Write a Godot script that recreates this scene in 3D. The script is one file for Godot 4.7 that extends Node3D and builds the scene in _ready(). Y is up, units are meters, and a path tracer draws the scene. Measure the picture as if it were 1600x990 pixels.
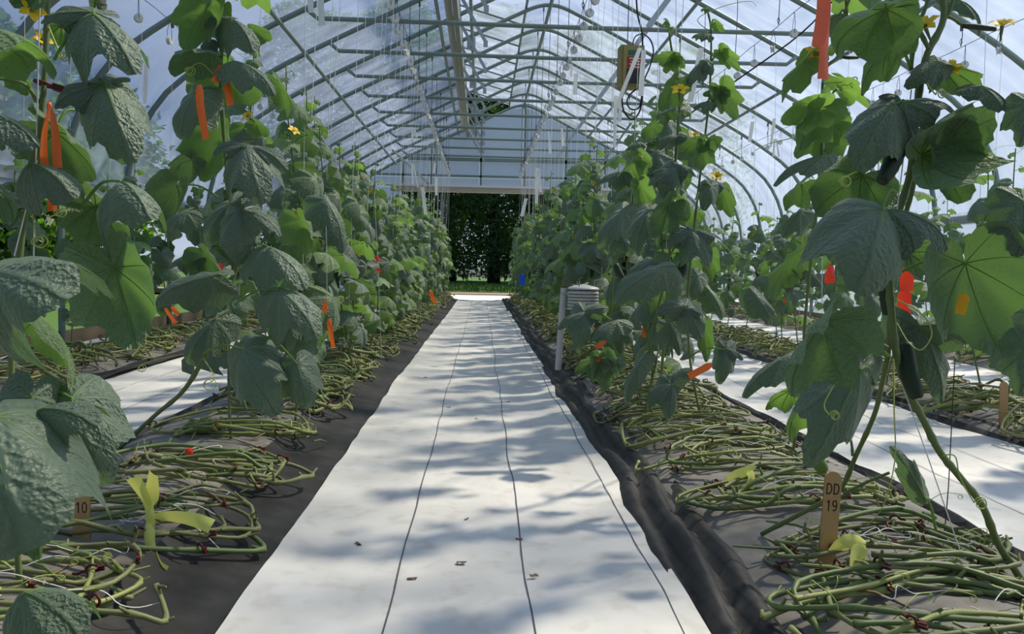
extends Node3D
# A cucumber tunnel: white cloth walkway between two rows of trellised vines, arched pipe frame under film.

const FOCAL := 1244.0            # focal length in pixels of a 1600 x 990 frame
const EYE := Vector3(0, 0.78, 0)
const RIDGE := 0.95              # x of the ridge
const BACK := -19.4              # z of the far end wall
var cam_basis: Basis
var rng := RandomNumberGenerator.new()
var noise := FastNoiseLite.new()
var M := {}
var used := {}
var leaf_far := []
var leaf_young := []
var flower_mesh: ArrayMesh
var clip_mesh: ArrayMesh
var stem_points := []


class MB:
	var v := PackedVector3Array()
	var uv := PackedVector2Array()
	var idx := PackedInt32Array()

	func tube(p: Array, r, sides := 6, caps := true) -> void:
		var n := p.size()
		var t: Vector3 = (p[1] - p[0]).normalized()
		var a := t.cross(Vector3.UP if absf(t.y) < 0.9 else Vector3.RIGHT).normalized()
		var base := v.size()
		for i in n:
			var nt: Vector3 = (p[mini(i + 1, n - 1)] - p[maxi(i - 1, 0)]).normalized()
			a = (a - nt * a.dot(nt)).normalized()
			var b := nt.cross(a)
			var rr: float = r[i] if r is Array else r
			for j in sides:
				var q := TAU * j / sides
				v.append(p[i] + (a * cos(q) + b * sin(q)) * rr)
				uv.append(Vector2(float(j) / sides, float(i) / n))
		for i in n - 1:
			for j in sides:
				var k := (j + 1) % sides
				var o := base + i * sides
				idx.append_array(PackedInt32Array([o + j, o + sides + j, o + k, o + k, o + sides + j, o + sides + k]))
		if caps:
			for j in range(1, sides - 1):
				idx.append_array(PackedInt32Array([base, base + j, base + j + 1]))
				var o := base + (n - 1) * sides
				idx.append_array(PackedInt32Array([o, o + j + 1, o + j]))

	func box(c: Vector3, s: Vector3, b := Basis()) -> void:
		for ax in 3:
			for sg in [-1.0, 1.0]:
				var n := Vector3.ZERO
				n[ax] = sg * s[ax] / 2
				var u := Vector3.ZERO
				u[(ax + 1) % 3] = s[(ax + 1) % 3] / 2
				var w := Vector3.ZERO
				w[(ax + 2) % 3] = s[(ax + 2) % 3] / 2 * sg
				var o := v.size()
				for q in [n - u - w, n + u - w, n + u + w, n - u + w]:
					v.append(c + b * q)
				uv.append_array(PackedVector2Array([Vector2(0, 0), Vector2(1, 0), Vector2(1, 1), Vector2(0, 1)]))
				idx.append_array(PackedInt32Array([o, o + 2, o + 1, o, o + 3, o + 2]))

	func bar(p: Vector3, q: Vector3, w: float, h: float) -> void:
		var z := (q - p).normalized()
		var x := Vector3.UP.cross(z).normalized() if absf(z.y) < 0.95 else Vector3.RIGHT
		box((p + q) / 2, Vector3(w, h, p.distance_to(q)), Basis(x, z.cross(x), z))

	func grid(rows: Array, uvs: Array = []) -> void:
		var base := v.size()
		var m: int = rows[0].size()
		for i in rows.size():
			for j in m:
				v.append(rows[i][j])
				uv.append(uvs[i][j] if uvs else Vector2(float(i) / (rows.size() - 1), float(j) / (m - 1)))
		for i in rows.size() - 1:
			for j in m - 1:
				var o := base + i * m + j
				idx.append_array(PackedInt32Array([o, o + 1, o + m, o + 1, o + m + 1, o + m]))

	func lathe(profile: Array, sides := 16, at := Vector3.ZERO, b := Basis()) -> void:
		var rows := []
		for q in profile:
			var row := []
			for j in sides + 1:
				var a := TAU * j / sides
				row.append(at + b * Vector3(q.x * cos(a), q.y, q.x * sin(a)))
			rows.append(row)
		grid(rows)

	func mesh(mat: Material, into: ArrayMesh = null) -> ArrayMesh:
		var nn := PackedVector3Array()
		nn.resize(v.size())
		for i in range(0, idx.size(), 3):
			var a := idx[i]
			var b := idx[i + 1]
			var c := idx[i + 2]
			var f := (v[c] - v[a]).cross(v[b] - v[a])
			nn[a] += f
			nn[b] += f
			nn[c] += f
		for i in nn.size():
			nn[i] = nn[i].normalized()
		var arr := []
		arr.resize(Mesh.ARRAY_MAX)
		arr[Mesh.ARRAY_VERTEX] = v
		arr[Mesh.ARRAY_NORMAL] = nn
		arr[Mesh.ARRAY_TEX_UV] = uv
		arr[Mesh.ARRAY_INDEX] = idx
		var out := into if into else ArrayMesh.new()
		out.add_surface_from_arrays(Mesh.PRIMITIVE_TRIANGLES, arr)
		out.surface_set_material(out.get_surface_count() - 1, mat)
		return out


# ---------------------------------------------------------------- naming and placing

func numbered(called: String) -> String:
	var n: int = used.get(called, 0)
	used[called] = n + 1
	return called if n == 0 else "%s_%03d" % [called, n]


func tag(o: Node3D, label: String, category := "", group := "", kind := "") -> Node3D:
	if label: o.set_meta("label", label)
	if category: o.set_meta("category", category)
	if group: o.set_meta("group", group)
	if kind: o.set_meta("kind", kind)
	return o


func thing(called: String, label: String, category: String, at := Vector3.ZERO, group := "") -> Node3D:
	var o := Node3D.new()
	o.name = numbered(called)
	add_child(o)
	o.position = at
	tag(o, label, category, group)
	return o


func part(called: String, m: Mesh, parent: Node3D, at := Transform3D()) -> MeshInstance3D:
	var o := MeshInstance3D.new()
	o.name = numbered(called) if parent == self else called
	o.mesh = m
	o.transform = at
	parent.add_child(o, true)
	return o


func solo(called: String, m: Mesh, label: String, category: String, group := "", at := Transform3D()) -> MeshInstance3D:
	var o := part(called, m, self, at)
	tag(o, label, category, group)
	return o


func struct(called: String, m: Mesh, label: String) -> MeshInstance3D:
	var o := part(called, m, self)
	tag(o, label, "", "", "structure")
	return o


func ordinal(n: int) -> String:
	var ones := ["", "first", "second", "third", "fourth", "fifth", "sixth", "seventh", "eighth", "ninth", "tenth", "eleventh", "twelfth", "thirteenth", "fourteenth", "fifteenth", "sixteenth", "seventeenth", "eighteenth", "nineteenth"]
	if n < 20: return ones[n]
	var tens := ["twent", "thirt", "fort", "fift", "sixt", "sevent"]
	var t: String = tens[n / 10 - 2]
	return t + "ieth" if n % 10 == 0 else t + "y-" + ones[n % 10]


func pt(px: float, py: float, d: float) -> Vector3:
	return EYE + cam_basis * Vector3((px - 800.0) / FOCAL, (495.0 - py) / FOCAL, -1.0) * d


func gp(px: float, py: float, h := 0.1) -> Vector3:
	var r := cam_basis * Vector3((px - 800.0) / FOCAL, (495.0 - py) / FOCAL, -1.0)
	return EYE + r * ((h - EYE.y) / r.y)


func smooth(p: Array, steps := 5) -> Array:
	var out := []
	for i in p.size() - 1:
		var a: Vector3 = p[maxi(i - 1, 0)]
		var d: Vector3 = p[mini(i + 2, p.size() - 1)]
		for k in steps:
			out.append(p[i].cubic_interpolate(p[i + 1], a, d, float(k) / steps))
	out.append(p[-1])
	return out


func taper(n: int, r0: float, r1: float) -> Array:
	var a := []
	for i in n:
		a.append(lerpf(r0, r1, float(i) / (n - 1)))
	return a


func rnd(a: float, b: float) -> float:
	return rng.randf_range(a, b)


# ---------------------------------------------------------------- materials

func mat(called: String, c: Color, rough := 0.8, metal := 0.0) -> StandardMaterial3D:
	var m := StandardMaterial3D.new()
	m.resource_name = called
	m.albedo_color = c
	m.roughness = rough
	m.metallic = metal
	m.cull_mode = BaseMaterial3D.CULL_DISABLED
	M[called] = m
	return m


func relief(size: int, fn: Callable) -> ImageTexture:
	var im := Image.create(size, size, false, Image.FORMAT_RGB8)
	for y in size:
		for x in size:
			var h: float = clampf(fn.call(float(x) / size, float(y) / size), 0.0, 1.0)
			im.set_pixel(x, y, Color(h, h, h))
	return ImageTexture.create_from_image(im)


func make_materials() -> void:
	# leaf relief: quilted blisters between sunken veins, laid out on the flat leaf (u across, v along)
	var cell := FastNoiseLite.new()
	cell.seed = 5
	cell.noise_type = FastNoiseLite.TYPE_CELLULAR
	cell.cellular_return_type = FastNoiseLite.RETURN_DISTANCE2_SUB
	cell.frequency = 1.0
	var veins := []
	for a in [0.0, 0.82, -0.82, 1.62, -1.62, 2.35, -2.35]:
		veins.append(Vector2(sin(a), cos(a)))
	var fn := func(u: float, v: float) -> float:
		var q := Vector2((u - 0.5) / 0.36, (v - 0.42) / 0.36)
		var h: float = 0.25 + 0.55 * clampf((cell.get_noise_2d(q.x * 13.0, q.y * 13.0) + 1.0) * 1.1, 0.0, 1.0)
		h *= clampf(0.55 + 0.5 * q.length(), 0.55, 1.0)
		var near := 9.0
		for d in veins:
			var along: float = q.dot(d)
			if along > 0.0:
				near = minf(near, absf(q.x * d.y - q.y * d.x))
				var side: float = absf(q.x * d.y - q.y * d.x)
				if side < 0.4:
					var f: float = fposmod(along - side * 0.8, 0.19) - 0.095
					h -= 0.16 * exp(-f * f * 2600.0) * (1.0 - side / 0.4)
		return h - 0.5 * exp(-near * near * 1500.0)
	var leaf_h := relief(448, fn)
	var leaf := func(called: String, c: Color, back: Color, rough: float, bump: float) -> void:
		var m := mat(called, c, rough)
		m.metallic_specular = 0.5
		m.heightmap_enabled = true
		m.heightmap_texture = leaf_h
		m.heightmap_scale = bump
		m.backlight_enabled = true
		m.backlight = back
		m.rim_enabled = true
		m.rim = 0.7
		m.rim_tint = 0.35
	leaf.call("leaf_dark", Color(0.335, 0.405, 0.335), Color(0.30, 0.42, 0.19), 0.53, 1.2)
	leaf.call("leaf_mid", Color(0.335, 0.415, 0.31), Color(0.34, 0.48, 0.20), 0.55, 1.1)
	leaf.call("leaf_light", Color(0.36, 0.45, 0.285), Color(0.44, 0.60, 0.25), 0.55, 1.0)
	leaf.call("leaf_young", Color(0.40, 0.50, 0.27), Color(0.53, 0.70, 0.29), 0.6, 0.5)
	for a in [["stem_green", Color(0.39, 0.46, 0.26)], ["stem_yellow", Color(0.56, 0.59, 0.34)], ["stem_old", Color(0.46, 0.48, 0.30)], ["vein_green", Color(0.42, 0.55, 0.26)], ["tendril", Color(0.68, 0.74, 0.36)], ["petal", Color(0.97, 0.80, 0.12)], ["fruit", Color(0.12, 0.20, 0.10)], ["fruit_pale", Color(0.38, 0.52, 0.24)], ["clip_red", Color(0.34, 0.07, 0.07)], ["dry", Color(0.46, 0.37, 0.25)]]:
		mat(a[0], a[1], 0.55)
	M["vein_green"].backlight_enabled = true
	M["vein_green"].backlight = Color(0.46, 0.60, 0.28)
	for a in [["orange_tape", Color(1.0, 0.47, 0.16)], ["salmon_tape", Color(0.97, 0.46, 0.32)], ["red_tape", Color(0.95, 0.27, 0.16)], ["yellow_tape", Color(0.92, 0.93, 0.50)], ["amber_tape", Color(0.95, 0.68, 0.05)], ["blue_tape", Color(0.05, 0.36, 0.85)], ["white_tape", Color(0.88, 0.88, 0.86)]]:
		var m := mat(a[0], a[1], 0.45)
		m.backlight_enabled = true
		m.backlight = a[1].lerp(Color.BLACK, 0.25)
	mat("twine", Color(0.86, 0.86, 0.84), 0.8)
	mat("wire", Color(0.30, 0.33, 0.36), 0.5, 0.3)
	mat("black_cable", Color(0.03, 0.03, 0.035), 0.5)
	mat("pipe", Color(0.46, 0.52, 0.495), 0.42, 0.3)
	mat("steel", Color(0.62, 0.65, 0.66), 0.35, 0.6)
	mat("curb", Color(0.52, 0.54, 0.51), 0.7)
	mat("pale_board", Color(0.78, 0.78, 0.74), 0.7)
	mat("spool", Color(0.80, 0.80, 0.78), 0.5)
	mat("pvc", Color(0.80, 0.80, 0.80), 0.4)
	mat("shield", Color(0.78, 0.77, 0.74), 0.5)
	mat("box_tan", Color(0.58, 0.52, 0.30), 0.6)
	mat("panel_green", Color(0.10, 0.38, 0.30), 0.5)
	mat("panel_red", Color(0.62, 0.08, 0.10), 0.5)
	mat("panel_dark", Color(0.10, 0.10, 0.11), 0.4)
	mat("ink", Color(0.10, 0.09, 0.08), 0.8)
	mat("print_white", Color(0.85, 0.85, 0.82), 0.6)
	mat("header", Color(0.86, 0.84, 0.82), 0.5)
	mat("header_shade", Color(0.66, 0.63, 0.57), 0.7)
	mat("marker", Color(0.32, 0.32, 0.34), 0.9)
	mat("baseboard", Color(0.44, 0.39, 0.32), 0.9)
	mat("concrete", Color(0.86, 0.85, 0.82), 0.9)
	mat("gravel", Color(0.50, 0.45, 0.39), 0.95)
	mat("grass", Color(0.24, 0.38, 0.11), 0.9)
	mat("soil", Color(0.24, 0.19, 0.15), 0.95)
	mat("bark", Color(0.17, 0.14, 0.11), 0.95)
	var lf := mat("tree_leaf", Color(0.15, 0.23, 0.10), 0.6)
	lf.backlight_enabled = true
	lf.backlight = Color(0.35, 0.55, 0.12)
	var wood := mat("stake", Color(0.78, 0.62, 0.42), 0.8)
	var wn := NoiseTexture2D.new()
	wn.width = 128
	wn.height = 128
	wn.seamless = true
	wn.noise = FastNoiseLite.new()
	wn.noise.seed = 4
	wn.noise.frequency = 0.05
	wood.heightmap_enabled = true
	wood.heightmap_texture = wn
	wood.heightmap_scale = 0.05
	wood.uv1_triplanar = true
	wood.uv1_scale = Vector3(30, 4, 30)
	# white woven cloth: faint stains, fine weave
	var stain := FastNoiseLite.new()
	stain.seed = 9
	stain.frequency = 0.012
	stain.fractal_octaves = 5
	var broad := stain.get_seamless_image(512, 512)
	stain.frequency = 0.04
	stain.seed = 10
	var spots := stain.get_seamless_image(512, 512)
	var im := Image.create(512, 512, false, Image.FORMAT_RGB8)
	var im2 := Image.create(512, 512, false, Image.FORMAT_RGB8)
	for y in 512:
		for x in 512:
			var s: float = broad.get_pixel(x, y).r * 2.0 - 1.0
			var d: float = clampf((spots.get_pixel(x, y).r * 2.0 - 1.0 - 0.2) * 0.2, 0.0, 0.1)
			var c: float = 0.93 + 0.06 * s - d * 0.5
			im.set_pixel(x, y, Color(c, c - 0.006 - d * 0.06, c - 0.014 - d * 0.16))
			var t: float = clampf(0.5 + 0.5 * s + rng.randf_range(-0.1, 0.1), 0.0, 1.0)
			im2.set_pixel(x, y, Color(0.58 + 0.4 * t, 0.575 + 0.39 * t, 0.57 + 0.375 * t))
	var cloth := mat("cloth", Color(0.90, 0.90, 0.885), 0.9)
	cloth.albedo_texture = ImageTexture.create_from_image(im)
	cloth.uv1_triplanar = true
	cloth.uv1_world_triplanar = true
	cloth.uv1_scale = Vector3(0.45, 0.45, 0.45)
	cloth.heightmap_enabled = true
	cloth.heightmap_texture = wn
	cloth.heightmap_scale = 0.25
	var film := mat("mulch", Color(0.62, 0.61, 0.59), 0.55)
	film.albedo_texture = ImageTexture.create_from_image(im2)
	film.uv1_triplanar = true
	film.uv1_world_triplanar = true
	film.uv1_scale = Vector3(0.9, 0.9, 0.9)
	film.metallic_specular = 0.4
	film.heightmap_enabled = true
	film.heightmap_texture = wn
	film.heightmap_scale = 0.5
	var apron: StandardMaterial3D = film.duplicate()
	apron.resource_name = "apron"
	apron.albedo_color = Color(0.25, 0.25, 0.25)
	apron.uv1_scale = Vector3(1.6, 1.6, 1.6)
	apron.heightmap_scale = 0.2
	M["apron"] = apron
	# roof film: milky sheet with streaks along its fall
	var streak := FastNoiseLite.new()
	streak.seed = 21
	streak.frequency = 0.02
	streak.fractal_octaves = 4
	var fine := streak.get_seamless_image(512, 72)
	fine.resize(512, 512, Image.INTERPOLATE_CUBIC)
	streak.seed = 22
	streak.frequency = 0.009
	var wide := streak.get_seamless_image(512, 512)
	var im3 := Image.create(512, 512, false, Image.FORMAT_RGBA8)
	for y in 512:
		for x in 512:
			var s: float = 0.62 * fine.get_pixel(y, x).r + 0.62 * wide.get_pixel(x, y).r - 0.12
			im3.set_pixel(x, y, Color(0.82, 0.87, 0.95, clampf(0.28 + 0.62 * s, 0.15, 0.95)))
	var poly := mat("poly", Color(1, 1, 1), 0.55)
	poly.albedo_texture = ImageTexture.create_from_image(im3)
	poly.transparency = BaseMaterial3D.TRANSPARENCY_ALPHA
	poly.backlight_enabled = true
	poly.backlight = Color(0.95, 0.97, 1.0)
	poly.metallic_specular = 0.3
	var twin := mat("twinwall", Color(0.62, 0.68, 0.74, 0.9), 0.5)
	twin.transparency = BaseMaterial3D.TRANSPARENCY_ALPHA
	twin.backlight_enabled = true
	twin.backlight = Color(0.66, 0.72, 0.79)


# ---------------------------------------------------------------- leaves and vines

const OUTLINE := [[0.0, 1.0], [10.0, 0.93], [30.0, 0.79], [44.0, 0.80], [54.0, 0.84], [66.0, 0.77], [84.0, 0.73], [104.0, 0.75], [118.0, 0.72], [138.0, 0.62], [156.0, 0.50], [168.0, 0.34], [179.0, 0.09]]


func outline(a: float, sharp: float) -> float:
	var d := rad_to_deg(absf(a))
	for i in OUTLINE.size() - 1:
		if d <= OUTLINE[i + 1][0]:
			var f: float = (d - OUTLINE[i][0]) / (OUTLINE[i + 1][0] - OUTLINE[i][0])
			var r: float = lerpf(OUTLINE[i][1], OUTLINE[i + 1][1], f * f * (3 - 2 * f) if i > 0 else f)
			return r + sharp * (0.10 * exp(-pow((d - 56.0) / 13.0, 2)) - 0.13 * exp(-pow((d - 28.0) / 12.0, 2)) - 0.09 * exp(-pow((d - 84.0) / 14.0, 2)))
	return 0.09


# point of the bent blade for a flat point (u across, v along), both in leaf lengths; o: kv, ku, f0, wide, wav, ph
func bent(u: float, v: float, o: Dictionary) -> Vector3:
	u *= o.wide
	var kv: float = o.kv
	var a: float = kv * v
	var mid := Vector3(0, -(1 - cos(a)) / kv, sin(a) / kv)
	var nrm := Vector3(0, cos(a), sin(a))
	var s := absf(u)
	var ku: float = o.ku
	var f0: float = o.f0 + o.get("skew", 0.0) * signf(u)
	var x := (sin(f0 + ku * s) - sin(f0)) / ku
	var d := (cos(f0) - cos(f0 + ku * s)) / ku
	var r := sqrt(u * u + v * v)
	var th := atan2(u, v)
	d += r * (0.05 + 0.05 * o.sharp) * cos(th * 6.43) * smoothstep(0.0, 0.4, r) + o.get("lip", 0.45) * pow(maxf(r - 0.5, 0.0), 2)
	d -= o.wav * sin(th * 5.0 + o.ph) * r * r + o.wav * 0.5 * sin(th * 11.0 + o.ph * 2.3) * r * r * r
	return mid + Vector3(x * signf(u), 0, 0) - nrm * d


func blade(o: Dictionary, angles: int, rings: int, size: float, at := Transform3D()) -> MB:
	var b := MB.new()
	b.v.append(at * Vector3.ZERO)
	b.uv.append(Vector2(0.5, 0.42))
	var span := deg_to_rad(177.0)
	for i in angles + 1:
		var th := lerpf(-span, span, float(i) / angles)
		var r := outline(th, o.sharp) * (1.0 + 0.05 * noise.get_noise_2d(th * 40.0, o.ph * 50.0))
		var tooth := 1.0 + (0.022 if i % 2 else -0.018) * (1.0 if absf(th) < 2.9 else 0.0)
		for k in rings:
			var f := pow(float(k + 1) / rings, 0.85)
			var rr := r * f * (tooth if k == rings - 1 else 1.0)
			var u := sin(th) * rr
			var v := cos(th) * rr
			b.v.append(at * (bent(u, v, o) * size))
			b.uv.append(Vector2(0.5 + u * 0.36, 0.42 + v * 0.36))
	for i in angles:
		for k in rings:
			var p := 1 + i * rings + k
			var q := p + rings
			if k == 0:
				b.idx.append_array(PackedInt32Array([0, p, q]))
			else:
				b.idx.append_array(PackedInt32Array([p - 1, p, q, p - 1, q, q - 1]))
	return b


func shape(kv := 0.9, ku := 0.9, f0 := 0.25, sharp := 0.3, wide := 1.0, wav := 0.06) -> Dictionary:
	return {"kv": kv, "ku": ku, "f0": f0, "sharp": sharp, "wide": wide, "wav": wav, "ph": rnd(0, 6.28)}


# a leaf on its own stalk, stalk end at the origin, leaf reaching out along +z
func stalked(o: Dictionary, size: float, stalk: float, pitch: float, m: Material, angles: int, rings: int) -> ArrayMesh:
	var p := [Vector3.ZERO, Vector3(0, stalk * 0.36, stalk * 0.45), Vector3(0, stalk * 0.5, stalk * 0.92)]
	var at := Transform3D(Basis(Vector3.RIGHT, pitch), p[2])
	var out := blade(o, angles, rings, size, at).mesh(m)
	var s := MB.new()
	s.tube(smooth(p, 3), 0.0022 if size > 0.07 else 0.0012, 4, false)
	s.mesh(M["stem_green"], out)
	return out


func spiral(p0: Vector3, dir: Vector3, reach: float, coil: float, turns: float, m: Material, r := 0.0011) -> ArrayMesh:
	var pts := []
	var side := dir.cross(Vector3.UP).normalized()
	var up := side.cross(dir)
	for i in 9:
		var f := i / 8.0
		pts.append(p0 + dir * reach * f + up * reach * 0.18 * sin(f * 3.1) + side * reach * 0.08 * sin(f * 5.0))
	var c: Vector3 = pts[-1] - up * coil
	var n := int(turns * 12)
	for i in range(1, n):
		var a := TAU * i / 12.0
		var rr := coil * (1.0 - 0.5 * i / n)
		pts.append(c + (up * cos(a) + dir * sin(a)) * rr + side * coil * 0.25 * i / 12.0)
	var b := MB.new()
	b.tube(pts, taper(pts.size(), r, r * 0.6), 4, false)
	return b.mesh(m)


func make_flower() -> ArrayMesh:
	var b := MB.new()
	for k in 5:
		var a := TAU * k / 5.0
		var d := Vector3(cos(a), 0, sin(a))
		var e := Vector3(-sin(a), 0, cos(a))
		var rows := []
		for q in [[0.002, 0.003, 0.0], [0.010, 0.008, 0.006], [0.018, 0.007, 0.008], [0.025, 0.001, 0.005]]:
			rows.append([d * q[0] - e * q[1] + Vector3.UP * q[2], d * q[0] + Vector3.UP * (q[2] - 0.001), d * q[0] + e * q[1] + Vector3.UP * q[2]])
		b.grid(rows)
	var m := b.mesh(M["petal"])
	var s := MB.new()
	s.tube([Vector3(0, -0.03, 0), Vector3(0, -0.012, 0), Vector3(0, 0.004, 0)], [0.0015, 0.003, 0.004], 5)
	s.mesh(M["stem_green"], m)
	return m


func fruit_mesh(p: Array, r: float, m: Material) -> ArrayMesh:
	var q := smooth(p, 6)
	var rr := []
	for i in q.size():
		var f := float(i) / (q.size() - 1)
		rr.append(r * (0.25 + 0.75 * pow(sin(PI * clampf(0.08 + 0.86 * f, 0, 1)), 0.45)) * (1.0 + 0.05 * (i % 2)))
	var b := MB.new()
	b.tube(q, rr, 9)
	return b.mesh(m)


func make_leaf_stock() -> void:
	var tones := ["leaf_dark", "leaf_mid", "leaf_mid", "leaf_dark", "leaf_light", "leaf_mid", "leaf_dark", "leaf_light", "leaf_mid", "leaf_dark"]
	for i in 10:
		var o := shape(rnd(0.6, 1.4), rnd(0.3, 1.2), rnd(0.15, 0.7), rnd(0.4, 1.3), rnd(0.9, 1.05), rnd(0.06, 0.12))
		o["lip"] = 0.15
		o["skew"] = rnd(-0.35, 0.35)
		leaf_far.append(stalked(o, 0.158, rnd(0.09, 0.13), rnd(0.4, 1.35), M[tones[i]], 28, 4))
	for i in 5:
		var o := shape(rnd(0.4, 1.2), rnd(0.3, 1.0), rnd(0.1, 0.4), rnd(0.6, 1.2), 0.95, 0.05)
		leaf_young.append(stalked(o, 0.075, rnd(0.05, 0.07), rnd(0.2, 0.7), M["leaf_young" if i % 2 else "leaf_light"], 22, 3))
	flower_mesh = make_flower()
	var c := MB.new()
	var ring := []
	for i in 9:
		var a := 0.5 + 5.3 * i / 8.0
		ring.append(Vector3(cos(a) * 0.011, 0, sin(a) * 0.011))
	c.tube(ring, 0.0028, 5)
	c.box(Vector3(0.017, 0, 0.004), Vector3(0.014, 0.008, 0.005))
	c.box(Vector3(0.017, 0, -0.004), Vector3(0.012, 0.008, 0.004))
	clip_mesh = c.mesh(M["clip_red"])


# one trellised vine, base on the bed; parts: stem, leaf, flower, cucumber, tendril
func make_vine(seed_: int, h: float, n_leaves: int, low: float) -> Node3D:
	rng.seed = seed_
	var o := Node3D.new()
	var pts := []
	var px := rnd(0, 6)
	for i in 13:
		var f := i / 12.0
		var sway := 0.035 * (1.0 - f) + 0.014
		pts.append(Vector3(sway * sin(px + f * 7.0), f * h, sway * cos(px * 1.7 + f * 5.0)))
	var path := smooth(pts, 3)
	var st := MB.new()
	st.tube(path, taper(path.size(), 0.0055, 0.0028), 6)
	part("stem", st.mesh(M["stem_green"]), o)
	var yaw := rnd(0, 6)
	for i in n_leaves:
		var f := float(i) / (n_leaves - 1)
		var y := lerpf(low, 0.985, pow(f, 0.95))
		var at: Vector3 = path[int(y * (path.size() - 1))]
		yaw += 2.4 + rnd(-0.5, 0.5)
		var m: ArrayMesh
		var s: float
		if f > 0.86:
			m = leaf_young[rng.randi() % leaf_young.size()]
			s = lerpf(1.15, 0.45, (f - 0.86) / 0.14)
		else:
			m = leaf_far[rng.randi() % leaf_far.size()]
			s = rnd(0.8, 1.12) * (0.8 + 0.3 * sin(PI * clampf(f * 1.1 + 0.1, 0, 1)))
		part("leaf", m, o, Transform3D(Basis(Vector3.UP, yaw) * Basis(Vector3.RIGHT, rnd(-0.3, 0.35)) * Basis(Vector3.BACK, rnd(-0.3, 0.3)) * s, at))
		if i % 7 == 3 and f > 0.3:
			part("flower", flower_mesh, o, Transform3D(Basis(Vector3.UP, yaw + 1.0) * Basis(Vector3.RIGHT, 0.8), at + Basis(Vector3.UP, yaw + 1.0) * Vector3(0, 0.02, 0.045)))
		if i % 6 == 2:
			var d := Basis(Vector3.UP, yaw - 1.2) * Vector3(0, 0.25, 1).normalized()
			part("tendril", spiral(at, d, rnd(0.08, 0.16), rnd(0.007, 0.012), 2.0, M["tendril"]), o)
	if seed_ % 2 == 0:
		var a: Vector3 = path[int(0.5 * path.size())]
		var d := Basis(Vector3.UP, yaw) * Vector3(0, 0, 1)
		part("cucumber", fruit_mesh([a, a + d * 0.03 - Vector3(0, 0.03, 0), a + d * 0.035 - Vector3(0, 0.12, 0), a + d * 0.03 - Vector3(0, 0.2, 0)], 0.017, M["fruit"]), o)
	return o


func dup_at(src: Node3D, called: String, label: String, category: String, group: String, at: Transform3D) -> Node3D:
	var r: Node3D = src.duplicate()
	r.name = numbered(called)
	add_child(r)
	r.transform = at
	tag(r, label, category, group)
	return r


# ---------------------------------------------------------------- heaps of bare, lowered stems

func make_pile(seed_: int, rx: float, rz: float, stems: int, clips := false) -> Node3D:
	rng.seed = seed_
	var o := Node3D.new()
	var spots := []
	for s in stems:
		var pts := []
		var a0 := rnd(0, TAU)
		var turns := rnd(0.7, 1.25)
		var ex := rx * rnd(0.55, 1.0)
		var ez := rz * rnd(0.45, 1.0)
		var off := Vector3(rnd(-0.2, 0.2) * rx, 0, rnd(-0.3, 0.3) * rz)
		var tilt := rnd(-0.3, 0.3)
		var n := int(turns * 11)
		for i in n:
			var a := a0 + TAU * turns * (i + rnd(-0.25, 0.25)) / n
			var p := Vector3(ex * signf(cos(a)) * pow(absf(cos(a)), 0.8), 0, ez * sin(a)).rotated(Vector3.UP, tilt)
			p += off + Vector3(rnd(-0.035, 0.035), 0.008 + 0.010 * s * rnd(0.3, 1.0) + rnd(0, 0.03), rnd(-0.035, 0.035))
			p.y -= 0.05 * pow(p.x / 0.36, 2)
			pts.append(p)
		var path := smooth(pts, 4)
		var rad := []
		var r := rnd(0.0044, 0.0068)
		for i in path.size():
			rad.append(r * (1.4 if i % 4 == 0 else 1.0))
		var b := MB.new()
		b.tube(path, rad, 6)
		for i in range(0, path.size() - 2, 4):   # cut leaf stubs at the nodes
			var d := Vector3(rnd(-1, 1), rnd(0.1, 0.9), rnd(-1, 1)).normalized()
			b.tube([path[i], path[i] + d * rnd(0.012, 0.038)], [r * 0.8, r * 0.55], 5)
			spots.append([path[i], (path[i + 2] - path[i]).normalized()])
		part("stem", b.mesh(M[["stem_green", "stem_yellow", "stem_old"][rng.randi() % 3]]), o)
	for s in 5:
		var pts := []
		var p := Vector3(rnd(-0.7, 0.2) * rx, 0.05, rnd(-0.6, 0.6) * rz)
		for i in 8:
			p += Vector3(rnd(-0.01, 0.07), rnd(-0.022, 0.022), rnd(-0.04, 0.04))
			pts.append(Vector3(p.x, clampf(p.y, 0.015, 0.09) - 0.05 * pow(p.x / 0.36, 2), p.z))
		var b := MB.new()
		b.tube(smooth(pts, 4), 0.0013, 4, false)
		part("loose_twine", b.mesh(M["twine"]), o)
	for s in stems:   # short cut pieces lying loose
		var p := Vector3(rnd(-0.85, 0.85) * rx, rnd(0.01, 0.05), rnd(-1.0, 1.0) * rz)
		var d := Vector3(rnd(-1, 1), rnd(-0.15, 0.15), rnd(-0.8, 0.8)).normalized() * rnd(0.04, 0.12)
		p.y -= 0.05 * pow(p.x / 0.36, 2)
		var b := MB.new()
		b.tube([p - d, p + Vector3(0, 0.008, 0), p + d], [0.0028, 0.0036, 0.0026], 5)
		part("cut_piece", b.mesh(M[["stem_green", "stem_yellow", "dry", "stem_yellow"][rng.randi() % 4]]), o)
	for s in 9:
		var d := Vector3(rnd(-1, 1), rnd(0.05, 0.5), rnd(-1, 1)).normalized()
		part("tendril", spiral(Vector3(rnd(-0.8, 0.8) * rx, 0.03, rnd(-0.8, 0.8) * rz), d, rnd(0.06, 0.13), 0.008, 1.5, M["tendril"]), o)
	o.set_meta("spots", spots)
	if clips:
		for i in 9:
			var q = spots[rng.randi() % spots.size()]
			part("vine_clip", clip_mesh, o, Transform3D(Basis(Vector3.UP, rnd(0, TAU)) * Basis(Vector3.RIGHT, rnd(0.6, 2.2)), q[0] + Vector3(0, 0.008, 0)))
	return o


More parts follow.
